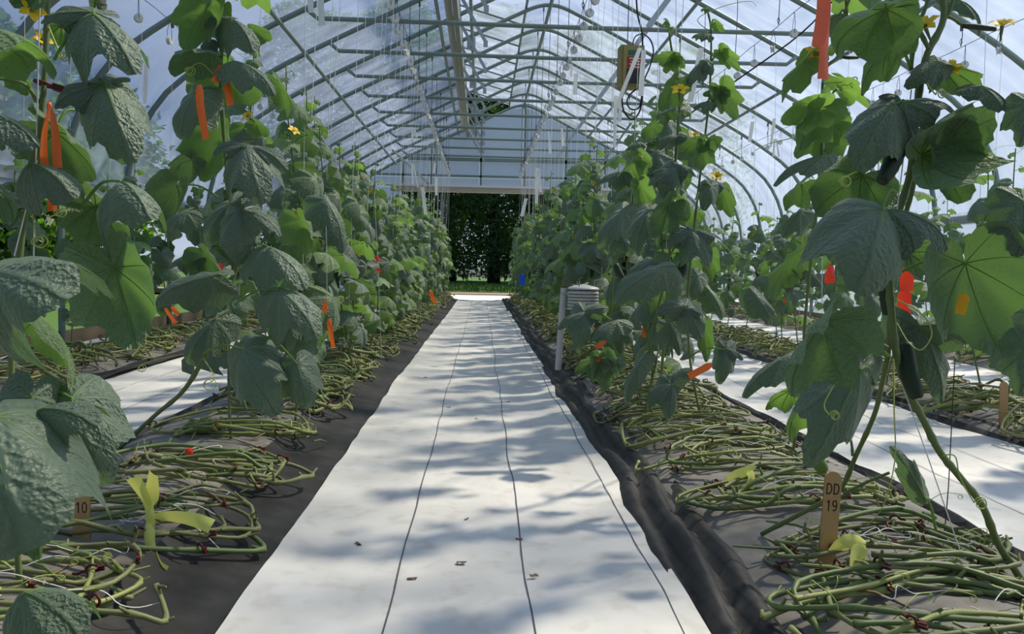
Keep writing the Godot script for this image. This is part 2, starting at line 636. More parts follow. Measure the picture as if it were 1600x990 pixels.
func clips_on(pile: Node3D, count: int, where: String) -> void:
	var spots: Array = pile.get_meta("spots")
	for i in count:
		var s = spots[rng.randi() % spots.size()]
		var b := Basis(Vector3.UP, rnd(0, TAU)) * Basis(Vector3.RIGHT, rnd(0.6, 2.2))
		solo("vine_clip", clip_mesh, "small dark red plastic vine clip on the bare stems " + where, "clip", "red clips " + where, Transform3D(b * rnd(0.85, 1.15), pile.transform * s[0] + Vector3(0, 0.006, 0)))


# ---------------------------------------------------------------- the house

const PROFILE := [[0.0, 4.69], [0.12, 4.68], [0.25, 4.64], [0.38, 4.583], [0.6, 4.477], [0.94, 4.31], [1.55, 4.005], [2.2, 3.68], [3.03, 3.265], [3.5, 3.0], [3.85, 2.78], [4.2, 2.5], [4.45, 2.12], [4.58, 1.7], [4.64, 1.2], [4.65, 0.6], [4.65, 0.0]]


func roof_y(dx: float) -> float:
	dx = absf(dx)
	for i in PROFILE.size() - 1:
		if dx <= PROFILE[i + 1][0]:
			return lerpf(PROFILE[i][1], PROFILE[i + 1][1], (dx - PROFILE[i][0]) / maxf(PROFILE[i + 1][0] - PROFILE[i][0], 1e-5))
	return 0.0


func bow_points(z: float) -> Array:
	var p := []
	for i in range(PROFILE.size() - 1, 0, -1):
		p.append(Vector3(RIDGE - PROFILE[i][0], PROFILE[i][1], z))
	for q in PROFILE:
		p.append(Vector3(RIDGE + q[0], q[1], z))
	return p


func sheet(x0: Callable, x1: Callable, z0: float, z1: float, height: Callable, nx: int, dz: float) -> MB:
	var rows := []
	var n := int(absf(z1 - z0) / dz)
	for i in n + 1:
		var z := lerpf(z0, z1, float(i) / n)
		var row := []
		for j in nx + 1:
			var t := float(j) / nx
			var x: float = lerpf(x0.call(z), x1.call(z), t)
			row.append(Vector3(x, height.call(x, z, t), z))
		rows.append(row)
	var b := MB.new()
	b.grid(rows)
	return b


func wob(x: float, k: float, z: float, amp := 0.02) -> Callable:
	return func(zz: float) -> float: return x + amp * noise.get_noise_2d(zz * 9.0 + k * 77.0, z)


func cloth_y(x: float, z: float, c: float) -> float:
	return 0.030 + 0.010 * noise.get_noise_2d(x * 12.0, z * 75.0) + 0.007 * noise.get_noise_2d(x * 90.0, z * 40.0) + 0.005 * pow(maxf(0.0, noise.get_noise_2d(x * 260.0 + 31.0, z * 14.0)), 0.5) + 0.07 * pow(clampf(absf(x - c) - 0.28, 0, 1), 1.4)


func bed_y(x: float, z: float, t: float) -> float:
	return 0.012 + 0.095 * pow(sin(PI * clampf(t, 0, 1)), 0.55) + 0.012 * noise.get_noise_2d(x * 60.0, z * 60.0) + 0.006 * noise.get_noise_2d(x * 240.0 + 50.0, z * 140.0)


func ground() -> void:
	var b := MB.new()
	b.box(Vector3(RIDGE, -0.06, -7.5), Vector3(9.5, 0.12, 24.5))
	struct("floor", b.mesh(M["soil"]), "bare soil floor under the cloth and plastic of the tunnel")
	b = MB.new()
	b.box(Vector3(RIDGE, -0.07, -21.1), Vector3(16, 0.14, 2.9))
	struct("floor", b.mesh(M["concrete"]), "pale pad outside the far doorway")
	b = MB.new()
	b.box(Vector3(RIDGE, -0.03, -23.4), Vector3(24, 0.12, 1.7))
	struct("floor", b.mesh(M["gravel"]), "brown gravel edge between pale pad and grass")
	b = MB.new()
	b.box(Vector3(0, -0.24, -20), Vector3(120, 0.2, 110))
	b.box(Vector3(RIDGE, -0.05, -34.2), Vector3(60, 0.2, 20))
	struct("floor", b.mesh(M["grass"]), "mown lawn around the tunnel")
	# grass blades beyond the gravel
	var tuft := MB.new()
	rng.seed = 3
	for i in 9:
		var p := Vector3(rnd(-0.06, 0.06), 0, rnd(-0.06, 0.06))
		var d := Vector3(rnd(-0.04, 0.04), rnd(0.08, 0.16), rnd(-0.04, 0.04))
		var s := Vector3(0.006, 0, 0).rotated(Vector3.UP, rnd(0, 3))
		tuft.grid([[p - s, p + s], [p + d * 0.6 - s * 0.7, p + d * 0.6 + s * 0.7], [p + d, p + d + s * 0.1]])
	var mm := MultiMesh.new()
	mm.transform_format = MultiMesh.TRANSFORM_3D
	mm.mesh = tuft.mesh(M["grass"])
	mm.instance_count = 2600
	for i in 2600:
		mm.set_instance_transform(i, Transform3D(Basis(Vector3.UP, rnd(0, 6)) * rnd(0.7, 1.4), Vector3(rnd(-7, 9), 0.05, -24.3 - 9.0 * pow(rng.randf(), 1.6))))
	var g := MultiMeshInstance3D.new()
	g.name = "grass"
	g.multimesh = mm
	add_child(g)
	tag(g, "short green grass beyond the far doorway", "grass", "", "stuff")

	# walkway cloths, mulch beds, aprons
	var cloths := [[-0.53, 0.485, "white woven cloth down the middle walkway, with dark marker threads", [-0.19, 0.125, 0.435]], [-2.42, -1.40, "white woven cloth strip between the two left vine rows", [-2.1, -1.78]], [1.42, 2.42, "white woven cloth strip right of the first right bed", [1.74, 2.06]], [3.15, 4.15, "white woven cloth strip between the two farthest right beds", [3.5]], [-3.64, -3.05, "white woven cloth strip along the left side wall", []], [4.8, 5.54, "white woven cloth strip along the right side wall", []]]
	for k in cloths.size():
		var c = cloths[k]
		var mid: float = (c[0] + c[1]) / 2
		var hy := func(x: float, z: float, _t: float) -> float: return cloth_y(x, z, mid)
		var main := k == 0
		var o := part("ground_cloth", sheet(wob(c[0], k, 0), wob(c[1], k, 40), 1.0, -19.2, hy, 26 if main else 12, 0.06 if main else 0.15).mesh(M["cloth"]), self)
		tag(o, c[2], "ground cloth")
		for q in c[3]:
			var rows := []
			for i in 180:
				var z := lerpf(1.0, -19.0, i / 179.0)
				var x: float = q + 0.014 * noise.get_noise_2d(z * 30.0, q * 90.0)
				rows.append([Vector3(x - 0.0016, cloth_y(x, z, mid) + 0.002, z), Vector3(x + 0.0016, cloth_y(x, z, mid) + 0.002, z)])
			var s := MB.new()
			s.grid(rows)
			part("marker_thread", s.mesh(M["marker"]), o)
	var beds := [[-1.46, -0.72, "left"], [0.56, 1.47, "right"], [2.36, 3.2, "second right"], [4.1, 4.86, "third right"], [-3.1, -2.38, "far left"]]
	var hb := func(x: float, z: float, t: float) -> float: return bed_y(x, z, t)
	for k in beds.size():
		var c = beds[k]
		solo("mulch_sheet", sheet(wob(c[0], k + 10, 0), wob(c[1], k + 10, 40), 1.0, -19.0, hb, 24 if k < 2 else 12, 0.06 if k < 2 else 0.14).mesh(M["mulch"]), "dusty black plastic mulch over the %s raised bed" % c[2], "plastic mulch")
	# aprons: flat dark barrier on the left, rumpled folds on the right of each walkway
	var flat := func(x: float, z: float, t: float) -> float: return 0.004 + 0.075 * t + 0.028 * smoothstep(0.84, 0.96, t) + 0.008 * minf(1.0, t * 3.0) * noise.get_noise_2d(x * 50.0, z * 60.0)
	solo("weed_barrier", sheet(wob(-0.46, 61, 0, 0.012), wob(-0.80, 60, 0, 0.06), 1.0, -19.0, flat, 8, 0.07).mesh(M["apron"]), "flat dark weed barrier strip left of the middle walkway", "weed barrier")
	var rump := func(x: float, z: float, t: float) -> float: return 0.004 + 0.05 * absf(sin(t * 10.0 + 3.0 * noise.get_noise_2d(z * 16.0, 3.0))) * sin(PI * t) + 0.05 * t + 0.012 * minf(1.0, t * 3.0) * noise.get_noise_2d(x * 160.0, z * 60.0)
	solo("weed_barrier", sheet(wob(0.42, 62, 0, 0.015), wob(0.70, 63, 0, 0.05), 1.0, -19.0, rump, 16, 0.05).mesh(M["apron"]), "rumpled dark weed barrier strip right of the middle walkway", "weed barrier")
	solo("weed_barrier", sheet(wob(1.36, 64, 0, 0.015), wob(1.46, 65, 0, 0.02), 1.0, -19.0, rump, 8, 0.1).mesh(M["apron"]), "narrow dark edge strip left of the second right cloth", "weed barrier")
	solo("weed_barrier", sheet(wob(2.32, 66, 0, 0.015), wob(2.56, 67, 0, 0.03), 1.0, -19.0, rump, 10, 0.08).mesh(M["apron"]), "dark barrier strip along the second right bed", "weed barrier")
	solo("weed_barrier", sheet(wob(-1.47, 68, 0, 0.015), wob(-1.36, 69, 0, 0.02), 1.0, -19.0, rump, 8, 0.1).mesh(M["apron"]), "narrow dark edge strip along the left bed's outer side", "weed barrier")
	solo("weed_barrier", sheet(wob(-2.46, 70, 0, 0.015), wob(-2.32, 71, 0, 0.02), 1.0, -19.0, rump, 8, 0.1).mesh(M["apron"]), "dark barrier strip along the far left bed", "weed barrier")


func film_strip(p: Array, z0: float, z1: float, v0: float) -> MB:
	# a sheet along z over the profile points p, with slack between the bows
	var rows := []
	var uvs := []
	var n := int((z0 - z1) / 0.305)
	for i in n + 1:
		var z := lerpf(z0, z1, float(i) / n)
		var row := []
		var ur := []
		var along := v0
		for j in p.size():
			if j > 0: along += p[j].distance_to(p[j - 1])
			var sag := 0.02 * noise.get_noise_2d(z * 60.0, along * 30.0) + 0.012 * sin(PI * 2.0 * (z + 19.38) / 1.22)
			row.append(Vector3(p[j].x, p[j].y + 0.045 + sag * (0.0 if j == 0 or j == p.size() - 1 else 1.0), z))
			ur.append(Vector2(along / 4.0, -z / 4.0))
		rows.append(row)
		uvs.append(ur)
	var b := MB.new()
	b.grid(rows, uvs)
	return b


func house() -> void:
	var zf := 2.0
	var left := []
	var right := []
	for q in PROFILE:
		if q[1] >= 1.45:
			right.append(Vector3(RIDGE + q[0] + 0.02, q[1], 0))
			if q[0] >= 1.3: left.append(Vector3(RIDGE - q[0] - 0.02, q[1], 0))
	left.push_front(Vector3(-0.34, roof_y(1.29), 0))
	right.push_front(Vector3(0.60, roof_y(0.35), 0))
	left.append(Vector3(RIDGE - 4.63, 1.45, 0))
	right.append(Vector3(RIDGE + 4.63, 1.45, 0))
	struct("ceiling", film_strip(left, zf, BACK, 0.0).mesh(M["poly"]), "milky roof film over the left slope")
	struct("ceiling", film_strip(right, zf, BACK, 7.0).mesh(M["poly"]), "milky roof film over the ridge and right slope")
	# right side wall: film curtain let down; left side: curtain rolled up under the hip board
	var b := MB.new()
	var rows := []
	var uvs := []
	for i in 60:
		var z := lerpf(zf, BACK, i / 59.0)
		rows.append([Vector3(RIDGE + 4.70, 1.5, z), Vector3(RIDGE + 4.70 + 0.03 * noise.get_noise_2d(z * 40.0, 2.0), 0.8, z), Vector3(RIDGE + 4.70, 0.1, z)])
		uvs.append([Vector2(0, -z / 4), Vector2(0.2, -z / 4), Vector2(0.4, -z / 4)])
	b.grid(rows, uvs)
	struct("wall_right", b.mesh(M["poly"]), "milky film side curtain let down along the right wall")
	for s in [-1, 1]:
		var nm := "left" if s < 0 else "right"
		b = MB.new()
		b.box(Vector3(RIDGE + s * 4.69, 1.47, (zf + BACK) / 2), Vector3(0.04, 0.13, zf - BACK))
		struct("trim_001" if s < 0 else "trim_002", b.mesh(M["steel"]), "pale hip rail along the %s side wall" % nm)
		b = MB.new()
		b.box(Vector3(RIDGE + s * 4.69, 0.07, (zf + BACK) / 2), Vector3(0.04, 0.14, zf - BACK))
		struct("baseboard_" + nm, b.mesh(M["baseboard"]), "brown wooden baseboard along the %s side wall" % nm)
	b = MB.new()
	b.tube([Vector3(RIDGE - 4.75, 1.36, zf), Vector3(RIDGE - 4.75, 1.36, BACK)], 0.05, 8)
	solo("rolled_curtain", b.mesh(M["header"]), "white side curtain rolled up under the left hip rail", "curtain")
	b = MB.new()
	b.box(Vector3(RIDGE + 4.64, 1.16, (zf + BACK) / 2), Vector3(0.03, 0.05, zf - BACK))
	struct("trim_003", b.mesh(M["header"]), "white batten on the right side wall")
	b = MB.new()
	b.box(Vector3(RIDGE, 1.6, zf + 0.05), Vector3(9.3, 3.2, 0.04))
	struct("wall_front", b.mesh(M["twinwall"]), "translucent end wall behind the viewer")

	# far end wall: twin-wall panels between studs and girts over a wide doorway
	var wall := Node3D.new()
	wall.name = "wall_back"
	add_child(wall)
	tag(wall, "translucent far end wall above the wide doorway", "", "", "structure")
	var xs := [RIDGE - 4.64, -2.75, -1.90, -1.16, 0.10, 0.98, 1.98, 3.0, 3.8, 4.65, RIDGE + 4.64]
	xs = [RIDGE - 4.64, -3.2, -1.92, -1.24, -0.05, 1.0, 2.0, 2.95, 3.8, 4.65, RIDGE + 4.64]
	var ys := [0.0, 2.72, 2.97, 3.36, 5.0]
	for i in xs.size() - 1:
		for k in ys.size() - 1:
			if k == 0 and xs[i + 1] > -1.5 and xs[i] < 3.5: continue
			var x0: float = xs[i] + 0.02
			var x1: float = xs[i + 1] - 0.02
			var y0: float = ys[k] + 0.01
			var t0: float = minf(ys[k + 1] - 0.01, roof_y(x0 - RIDGE) - 0.02)
			var t1: float = minf(ys[k + 1] - 0.01, roof_y(x1 - RIDGE) - 0.02)
			if maxf(t0, t1) < y0 + 0.06: continue
			var top := []
			var bot := []
			for q in 5:
				var x := lerpf(x0, x1, q / 4.0)
				var t := maxf(minf(ys[k + 1] - 0.01, roof_y(x - RIDGE) - 0.02), y0)
				top.append(Vector3(x, t, 0.0))
				bot.append(Vector3(x, y0, 0.0))
			b = MB.new()
			for dz in [0.008, -0.008]:
				var rr := []
				for f in [0.0, 1.0]:
					var row := []
					for q in 5: row.append(bot[q].lerp(top[q], f) + Vector3(0, 0, BACK + dz))
					rr.append(row)
				b.grid(rr)
			part("panel", b.mesh(M["twinwall"]), wall)
	for x in [-3.2, -1.92, -1.24, -0.05, 1.0, 2.0, 2.95, 3.8, 4.65]:
		b = MB.new()
		var y0 := 2.62 if x > -1.5 and x < 3.5 else 0.0
		var y1 := roof_y(x - RIDGE) - 0.03
		b.box(Vector3(x, (y0 + y1) / 2, BACK + 0.04), Vector3(0.05, y1 - y0, 0.06))
		part("stud", b.mesh(M["pipe"]), wall)
	for q in [[2.97, 3.5], [3.36, 2.75]]:
		b = MB.new()
		b.box(Vector3(RIDGE, q[0], BACK + 0.05), Vector3(2 * q[1], 0.05 if q[0] < 3 else 0.085, 0.04))
		part("girt", b.mesh(M["pipe"]), wall)
	b = MB.new()
	b.box(Vector3(0.85, 2.72, BACK + 0.10), Vector3(6.0, 0.05, 0.12))
	part("door_header", b.mesh(M["header"]), wall)
	b = MB.new()
	b.box(Vector3(0.85, 2.635, BACK + 0.08), Vector3(5.9, 0.12, 0.10))
	part("door_track", b.mesh(M["header_shade"]), wall)
	for x in [-1.5, 3.5]:
		b = MB.new()
		b.box(Vector3(x, 1.3, BACK + 0.05), Vector3(0.09, 2.6, 0.09))
		part("door_jamb", b.mesh(M["header_shade"]), wall)

	# trusses: bow, tie bar, two webs each
	for k in 18:
		var z := -19.38 + 1.22 * k
		var t := thing("roof_truss", "green-grey arched pipe truss with tie bar, %s from the far end wall" % ordinal(k + 1), "roof truss")
		b = MB.new()
		b.tube(smooth(bow_points(z), 2), 0.030, 8)
		part("bow", b.mesh(M["pipe"]), t)
		if k > 0:
			b = MB.new()
			b.tube([Vector3(RIDGE - 2.76, 3.36, z + 0.05), Vector3(RIDGE - 2.66, 3.28, z + 0.05), Vector3(RIDGE, 3.27, z + 0.05), Vector3(RIDGE + 2.66, 3.28, z + 0.05), Vector3(RIDGE + 2.76, 3.36, z + 0.05)], 0.024, 7)
			part("tie_bar", b.mesh(M["pipe"]), t)
			for s in [1.0]:
				b = MB.new()
				b.bar(Vector3(RIDGE + s * 0.72, 3.29, z + 0.09), Vector3(RIDGE + s * 1.3, roof_y(1.3) - 0.02, z + 0.09), 0.012, 0.05)
				part("web_brace", b.mesh(M["steel"]), t)
	for q in [[-3.03, 0.023, "lower left purlin pipe"], [-1.55, 0.023, "upper left purlin pipe"], [0.0, 0.028, "thin ridge pipe"], [1.55, 0.023, "upper right purlin pipe"], [3.03, 0.023, "lower right purlin pipe"]]:
		b = MB.new()
		var y := roof_y(q[0]) - 0.052
		b.tube([Vector3(RIDGE + q[0], y, zf), Vector3(RIDGE + q[0], y, BACK + 0.02)], q[1], 7)
		solo("purlin", b.mesh(M["pipe"]), "grey %s running the length of the roof" % q[2], "purlin")
	# diagonal bracing at the far bays on the right slope, and two posts
	for q in [[Vector3(3.3, 3.45, -17.0), Vector3(2.2, 2.7, -19.2), "long grey diagonal brace in the last right bay"], [Vector3(2.9, 3.68, -15.8), Vector3(2.5, 2.9, -18.0), "second grey diagonal brace near the last right bay"], [Vector3(-1.9, 3.2, -17.0), Vector3(-1.3, 2.75, -19.2), "grey diagonal brace in the last left bay"]]:
		b = MB.new()
		b.tube([q[0], q[1]], 0.022, 6)
		solo("brace", b.mesh(M["pipe"]), q[2], "brace")
	b = MB.new()
	b.bar(Vector3(-1.08, 4.05, -18.6), Vector3(-1.08, 2.8, -18.6), 0.05, 0.07)
	solo("brace", b.mesh(M["pipe"]), "upright grey post hanging left of the roof vent", "brace")

	# roof vent: raised flap left of the ridge, curb, shaft and rack arms
	var vent := thing("roof_vent", "open roof vent along the ridge with raised film flap and rack arms", "roof vent")
	b = MB.new()
	b.box(Vector3(-0.37, roof_y(1.32) - 0.10, (zf + BACK) / 2), Vector3(0.06, 0.24, zf - BACK))
	part("curb_board", b.mesh(M["curb"]), vent)
	b = MB.new()
	b.box(Vector3(-0.47, roof_y(1.42) - 0.03, (zf + BACK) / 2), Vector3(0.09, 0.03, zf - BACK), Basis(Vector3.BACK, 0.5))
	part("curb_strip", b.mesh(M["pale_board"]), vent)
	b = MB.new()
	b.tube([Vector3(-0.18, 3.93, zf), Vector3(-0.18, 3.93, BACK + 0.1)], 0.022, 7)
	part("drive_shaft", b.mesh(M["pipe"]), vent)
	var hinge := Vector3(0.60, roof_y(0.35) + 0.05, 0)
	var edge := Vector3(-0.42, 4.93, 0)
	for e in [[hinge, "hinge_rail"], [edge, "edge_rail"]]:
		b = MB.new()
		b.tube([e[0] + Vector3(0, 0, zf), e[0] + Vector3(0, 0, BACK)], 0.02, 6)
		part(e[1], b.mesh(M["pipe"]), vent)
	var flap := []
	for i in 6: flap.append(hinge.lerp(edge, i / 5.0) + Vector3(0, 0.0, 0))
	part("flap_film", film_strip(flap, zf, BACK, 2.0).mesh(M["poly"]), vent)
	for k in 18:
		var z := -19.38 + 1.22 * k + 0.35
		b = MB.new()
		b.tube([hinge + Vector3(0, 0, z), edge + Vector3(0, 0, z)], 0.016, 6)
		part("rib", b.mesh(M["pipe"]), vent)
		if k % 1 == 0:
			b = MB.new()
			b.bar(Vector3(-0.40, 4.05, z), Vector3(0.0, 3.36, z), 0.015, 0.038)
			b.box(Vector3(0.005, 3.33, z), Vector3(0.05, 0.07, 0.03))
			part("rack_arm", b.mesh(M["steel"]), vent)
		if k % 2 == 0:
			b = MB.new()
			b.box(Vector3(-0.20, 3.98, z + 0.06), Vector3(0.12, 0.16, 0.07))
			part("gear_bracket", b.mesh(M["steel"]), vent)


# ---------------------------------------------------------------- wires, spools, twine

const ROWS := {"a": [-0.86, "left walkway row"], "b": [0.86, "right walkway row"], "c": [-2.72, "far left row"], "d": [2.62, "second right row"], "e": [4.30, "third right row"]}


func spool_mesh() -> ArrayMesh:
	var b := MB.new()
	b.lathe([Vector2(0.0, -0.014), Vector2(0.034, -0.016), Vector2(0.036, -0.012), Vector2(0.026, -0.008), Vector2(0.026, 0.008), Vector2(0.036, 0.012), Vector2(0.034, 0.016), Vector2(0.0, 0.014)], 14, Vector3(0, -0.17, 0), Basis(Vector3.RIGHT, PI / 2))
	var m := b.mesh(M["spool"])
	var h := MB.new()
	h.tube([Vector3(0, -0.17, 0.02), Vector3(0, -0.09, 0.02), Vector3(0, 0.0, 0.006), Vector3(0, 0.008, -0.004), Vector3(0, -0.012, -0.01)], 0.0022, 5)
	h.tube([Vector3(0, -0.17, -0.02), Vector3(0, -0.09, -0.02), Vector3(0, -0.02, 0.0)], 0.0022, 5)
	h.mesh(M["wire"], m)
	return m


func wires() -> void:
	for key in ROWS:
		var r = ROWS[key]
		var y := 3.08 if key in ["a", "b"] else (2.86 if key == "e" or key == "c" else 3.0)
		var x: float = r[0] + (0.08 if key == "a" else 0.0)
		var w := thing("row_wire", "thin dark trellis wire strung above the " + r[1], "wire")
		var b := MB.new()
		var p := []
		for i in 36: p.append(Vector3(x, y - 0.012 * absf(sin(i * PI / 2)), lerpf(1.5, BACK + 0.2, i / 35.0)))
		b.tube(p, 0.003, 5)
		part("wire", b.mesh(M["wire"]), w)
		for k in range(1, 17):
			var z := -19.38 + 1.22 * k
			b = MB.new()
			var top := roof_y(x - RIDGE) - 0.03
			b.tube([Vector3(x, top, z), Vector3(x + 0.004, (top + y) / 2, z + 0.01), Vector3(x, y, z)], 0.004, 5)
			b.box(Vector3(x, top - 0.03, z), Vector3(0.02, 0.05, 0.02))
			b.tube([Vector3(x, y + 0.07, z), Vector3(x + 0.012, y + 0.04, z), Vector3(x, y, z), Vector3(x - 0.012, y + 0.04, z), Vector3(x, y + 0.07, z)], 0.003, 4)
			part("hanger", b.mesh(M["wire"]), w)


func twine_and_spool(key: String, n: int, at: Vector3, spool: ArrayMesh) -> void:
	var r = ROWS[key]
	var y := 3.08 if key in ["a", "b"] else (2.86 if key == "e" or key == "c" else 3.0)
	var x: float = r[0] + (0.08 if key == "a" else 0.0)
	var o := solo("twine_spool", spool, "pale twine spool hung above the %s vine of the %s" % [ordinal(n), r[1]], "spool", "spools over the " + r[1], Transform3D(Basis(Vector3.UP, rnd(-0.6, 0.6) + (PI / 2 if rng.randf() < 0.3 else 0.0)), Vector3(x, y, at.z)))
	o.position.y -= 0.01
	var b := MB.new()
	var top := Vector3(x + 0.03, y - 0.18, at.z)
	b.tube([top, top.lerp(Vector3(at.x, 0.3, at.z), 0.55) + Vector3(rnd(-0.01, 0.01), 0, 0), Vector3(at.x, 0.3, at.z)], 0.0016, 4)
	solo("support_twine", b.mesh(M["twine"]), "white support twine of the %s vine of the %s" % [ordinal(n), r[1]], "twine", "twine of the " + r[1])


# ---------------------------------------------------------------- rows of vines farther in

func rows_of_vines() -> void:
	make_leaf_stock()
	var spool := spool_mesh()
	var protos := []
	for i in 9:
		protos.append(make_vine(100 + i, 1.60 + 0.06 * (i % 4), 21 + i % 3, 0.17))
	var slim := []
	for i in 6:
		slim.append(make_vine(200 + i, 1.50 + 0.07 * (i % 3), 15, 0.22))
	rng.seed = 77
	var plan := {"a": [3, -3.12, 0.36], "b": [6, -3.5, 0.36], "c": [1, -4.3, 0.56], "d": [1, -3.3, 0.5], "e": [1, -4.4, 0.55]}
	for key in plan:
		var q = plan[key]
		var r = ROWS[key]
		var n: int = q[0]
		var z: float = q[1]
		var main: bool = key == "a" or key == "b"
		while z > -18.9:
			var stock: Array = protos if main else slim
			var src: Node3D = stock[rng.randi() % stock.size()]
			var grow := rnd(0.86, 1.03) * (0.9 if key == "a" else 1.0 if key == "b" else 0.92) * (1.0 + (0.08 if key == "a" else 0.0) * smoothstep(-6.0, -14.0, z))
			var at := Vector3(r[0] + rnd(-0.10, 0.10), 0.1, z + rnd(-0.07, 0.07))
			var b := Basis(Vector3.UP, rnd(0, TAU)) * Basis(Vector3.RIGHT, rnd(-0.05, 0.05)) * Basis.from_scale(Vector3(rnd(0.92, 1.08), grow, rnd(0.92, 1.08)))
			dup_at(src, "cucumber_vine", "leafy trellised cucumber vine, %s from the camera in the %s" % [ordinal(n), r[1]], "cucumber vine", "vines of the " + r[1], Transform3D(b, at))
			twine_and_spool(key, n, at, spool)
			n += 1
			z -= q[2]
	for p in protos + slim: p.free()


func heaps() -> void:
	var stock := []
	for i in 6: stock.append(make_pile(400 + i, 0.34, 0.20, 9, true))
	var near := [[-0.99, -1.62, "in the lower left corner", 7], [-0.95, -2.06, "by the yellow ribbon at left", 8], [-0.93, -2.56, "under the rising left stem", 6], [-0.93, -3.2, "beside the second left gap", 8], [0.93, -1.50, "at the lower right edge", 8], [1.0, -1.84, "around the lettered stake", 8], [0.98, -2.3, "behind the lettered stake", 8], [0.96, -2.78, "with the small yellow ribbon", 8], [0.97, -3.25, "under the first right vines", 8], [0.95, -3.75, "left of the orange tape scrap", 8]]
	rng.seed = 50
	for i in near.size():
		var q = near[i]
		var p := make_pile(500 + i, 0.36, 0.17 if i < 8 else 0.22, 7 if i < 8 else 9)
		p.name = numbered("stem_heap")
		add_child(p)
		p.position = Vector3(q[0], 0.098, q[1])
		tag(p, "coiled heap of bare green vine stems " + q[2], "stem heap", "stem heaps on the beds")
		clips_on(p, q[3] + 5, q[2])
	var order := {"a": 5, "b": 7, "c": 1, "d": 1, "e": 1}
	var start := {"a": -3.8, "b": -4.3, "c": -4.6, "d": -3.4, "e": -5.2}
	var step := {"a": 0.40, "b": 0.40, "c": 0.62, "d": 0.6, "e": 0.75}
	for key in order:
		var z: float = start[key]
		var n: int = order[key]
		while z > -18.5:
			var src: Node3D = stock[rng.randi() % 6]
			var b := Basis(Vector3.UP, rnd(-0.3, 0.3) + (PI if rng.randf() < 0.5 else 0.0)) * Basis.from_scale(Vector3(rnd(0.85, 1.0), rnd(1.0, 1.7), rnd(1.0, 1.3)))
			var x: float = ROWS[key][0] + (-0.12 if key == "a" else 0.12 if key == "b" else 0.05)
			dup_at(src, "stem_heap", "tangle of bare cut vine stems, %s heap from the camera under the %s" % [ordinal(n), ROWS[key][1]], "stem heap", "stem heaps under the " + ROWS[key][1], Transform3D(b, Vector3(x + rnd(-0.05, 0.05), 0.1, z)))
			n += 1
			z -= step[key]
	for p in stock: p.free()


# ---------------------------------------------------------------- the vines close to the camera, leaf by leaf

func stem_of(v: Node3D, p: Array, r0: float, r1: float, called := "stem") -> void:
	var q := []
	for k in p: q.append(pt(k[0], k[1], k[2]))
	q = smooth(q, 6)
	var rad := taper(q.size(), r0, r1)
	for i in range(3, q.size(), 6): rad[i] *= 1.22
	var b := MB.new()
	b.tube(q, rad, 8)
	part(called, b.mesh(M["stem_green"]), v)


# a leaf given by its stalk joint and its tip, the way its upper face looks, and its bends
func leaf_at(v: Node3D, k: Array) -> void:
	var a := pt(k[0], k[1], k[4])
	var t := pt(k[2], k[3], k[4] - k[12] if k.size() > 12 else k[4])
	var hint := Vector3(k[5], k[6], k[7])
	var tones := ["leaf_dark", "leaf_mid", "leaf_light", "leaf_young"]
	var o := shape(k[8] * 1.25, 1.5, k[9] + 0.1, rnd(0.25, 0.75), k[10] * 0.86, 0.07)
	if k.size() > 15: o.sharp = k[15]
	o["skew"] = rnd(-0.2, 0.2)
	var c := bent(0, 1, o)
	var size := a.distance_to(t) / c.length()
	var l2 := (Vector3.UP - c.normalized() * c.normalized().y).normalized()
	var lb := Basis(c.normalized(), l2, c.normalized().cross(l2))
	var w1 := (t - a).normalized()
	var w2 := (hint - w1 * hint.dot(w1)).normalized()
	var wb := Basis(w1, w2, w1.cross(w2))
	var tr := Transform3D(wb * lb.transposed(), a)
	var near: bool = k[4] < 1.9
	var leaf := part("leaf", blade(o, 60 if near else 44, 9 if near else 6, size).mesh(M[tones[k[11]]]), v, tr)
	if near:   # ribs standing out under the blade
		var b := MB.new()
		for q in [[0.0, 0.95], [0.82, 0.74], [-0.82, 0.74], [1.62, 0.6], [-1.62, 0.6], [2.35, 0.5], [-2.35, 0.5]]:
			var p := []
			for i in 8:
				var f: float = q[1] * (0.01 + 0.99 * i / 7.0)
				var nrm := (bent(sin(q[0]) * f + 0.01, cos(q[0]) * f, o) - bent(sin(q[0]) * f, cos(q[0]) * f, o)).cross(bent(sin(q[0]) * f, cos(q[0]) * f + 0.01, o) - bent(sin(q[0]) * f, cos(q[0]) * f, o)).normalized()
				p.append(bent(sin(q[0]) * f, cos(q[0]) * f, o) * size + nrm * 0.0006 * (1.0 if nrm.dot(Vector3(0, -1, -0.4)) > 0 else -1.0))
			b.tube(p, taper(8, 0.0014, 0.0005), 4, false)
		part("rib", b.mesh(M["vein_green"]), leaf)
	if k.size() > 14 and k[13] != 0:
		var s := pt(k[13], k[14], k[4] + 0.04)
		var m := (s + a) / 2 + Vector3(0, 0.018, 0)
		var b := MB.new()
		var p := smooth([s, m, a], 5)
		b.tube(p, taper(p.size(), 0.0034, 0.0024), 6)
		part("leaf_stalk", b.mesh(M["vein_green"]), leaf, tr.affine_inverse())


func tendril_at(v: Node3D, p: Array, coil := 0.0) -> void:
	var q := []
	for k in p: q.append(pt(k[0], k[1], k[2]))
	q = smooth(q, 6)
	if coil > 0.0:
		var c: Vector3 = q[-1]
		for i in 26:
			var a := TAU * i / 11.0
			q.append(c + cam_basis * Vector3(coil * (1 - cos(a)), coil * sin(a), 0.0) * (1.0 - 0.016 * i) + Vector3(0, 0, 0.0007 * i))
	var b := MB.new()
	b.tube(q, taper(q.size(), 0.0015, 0.0009), 5, false)
	part("tendril", b.mesh(M["tendril"]), v)


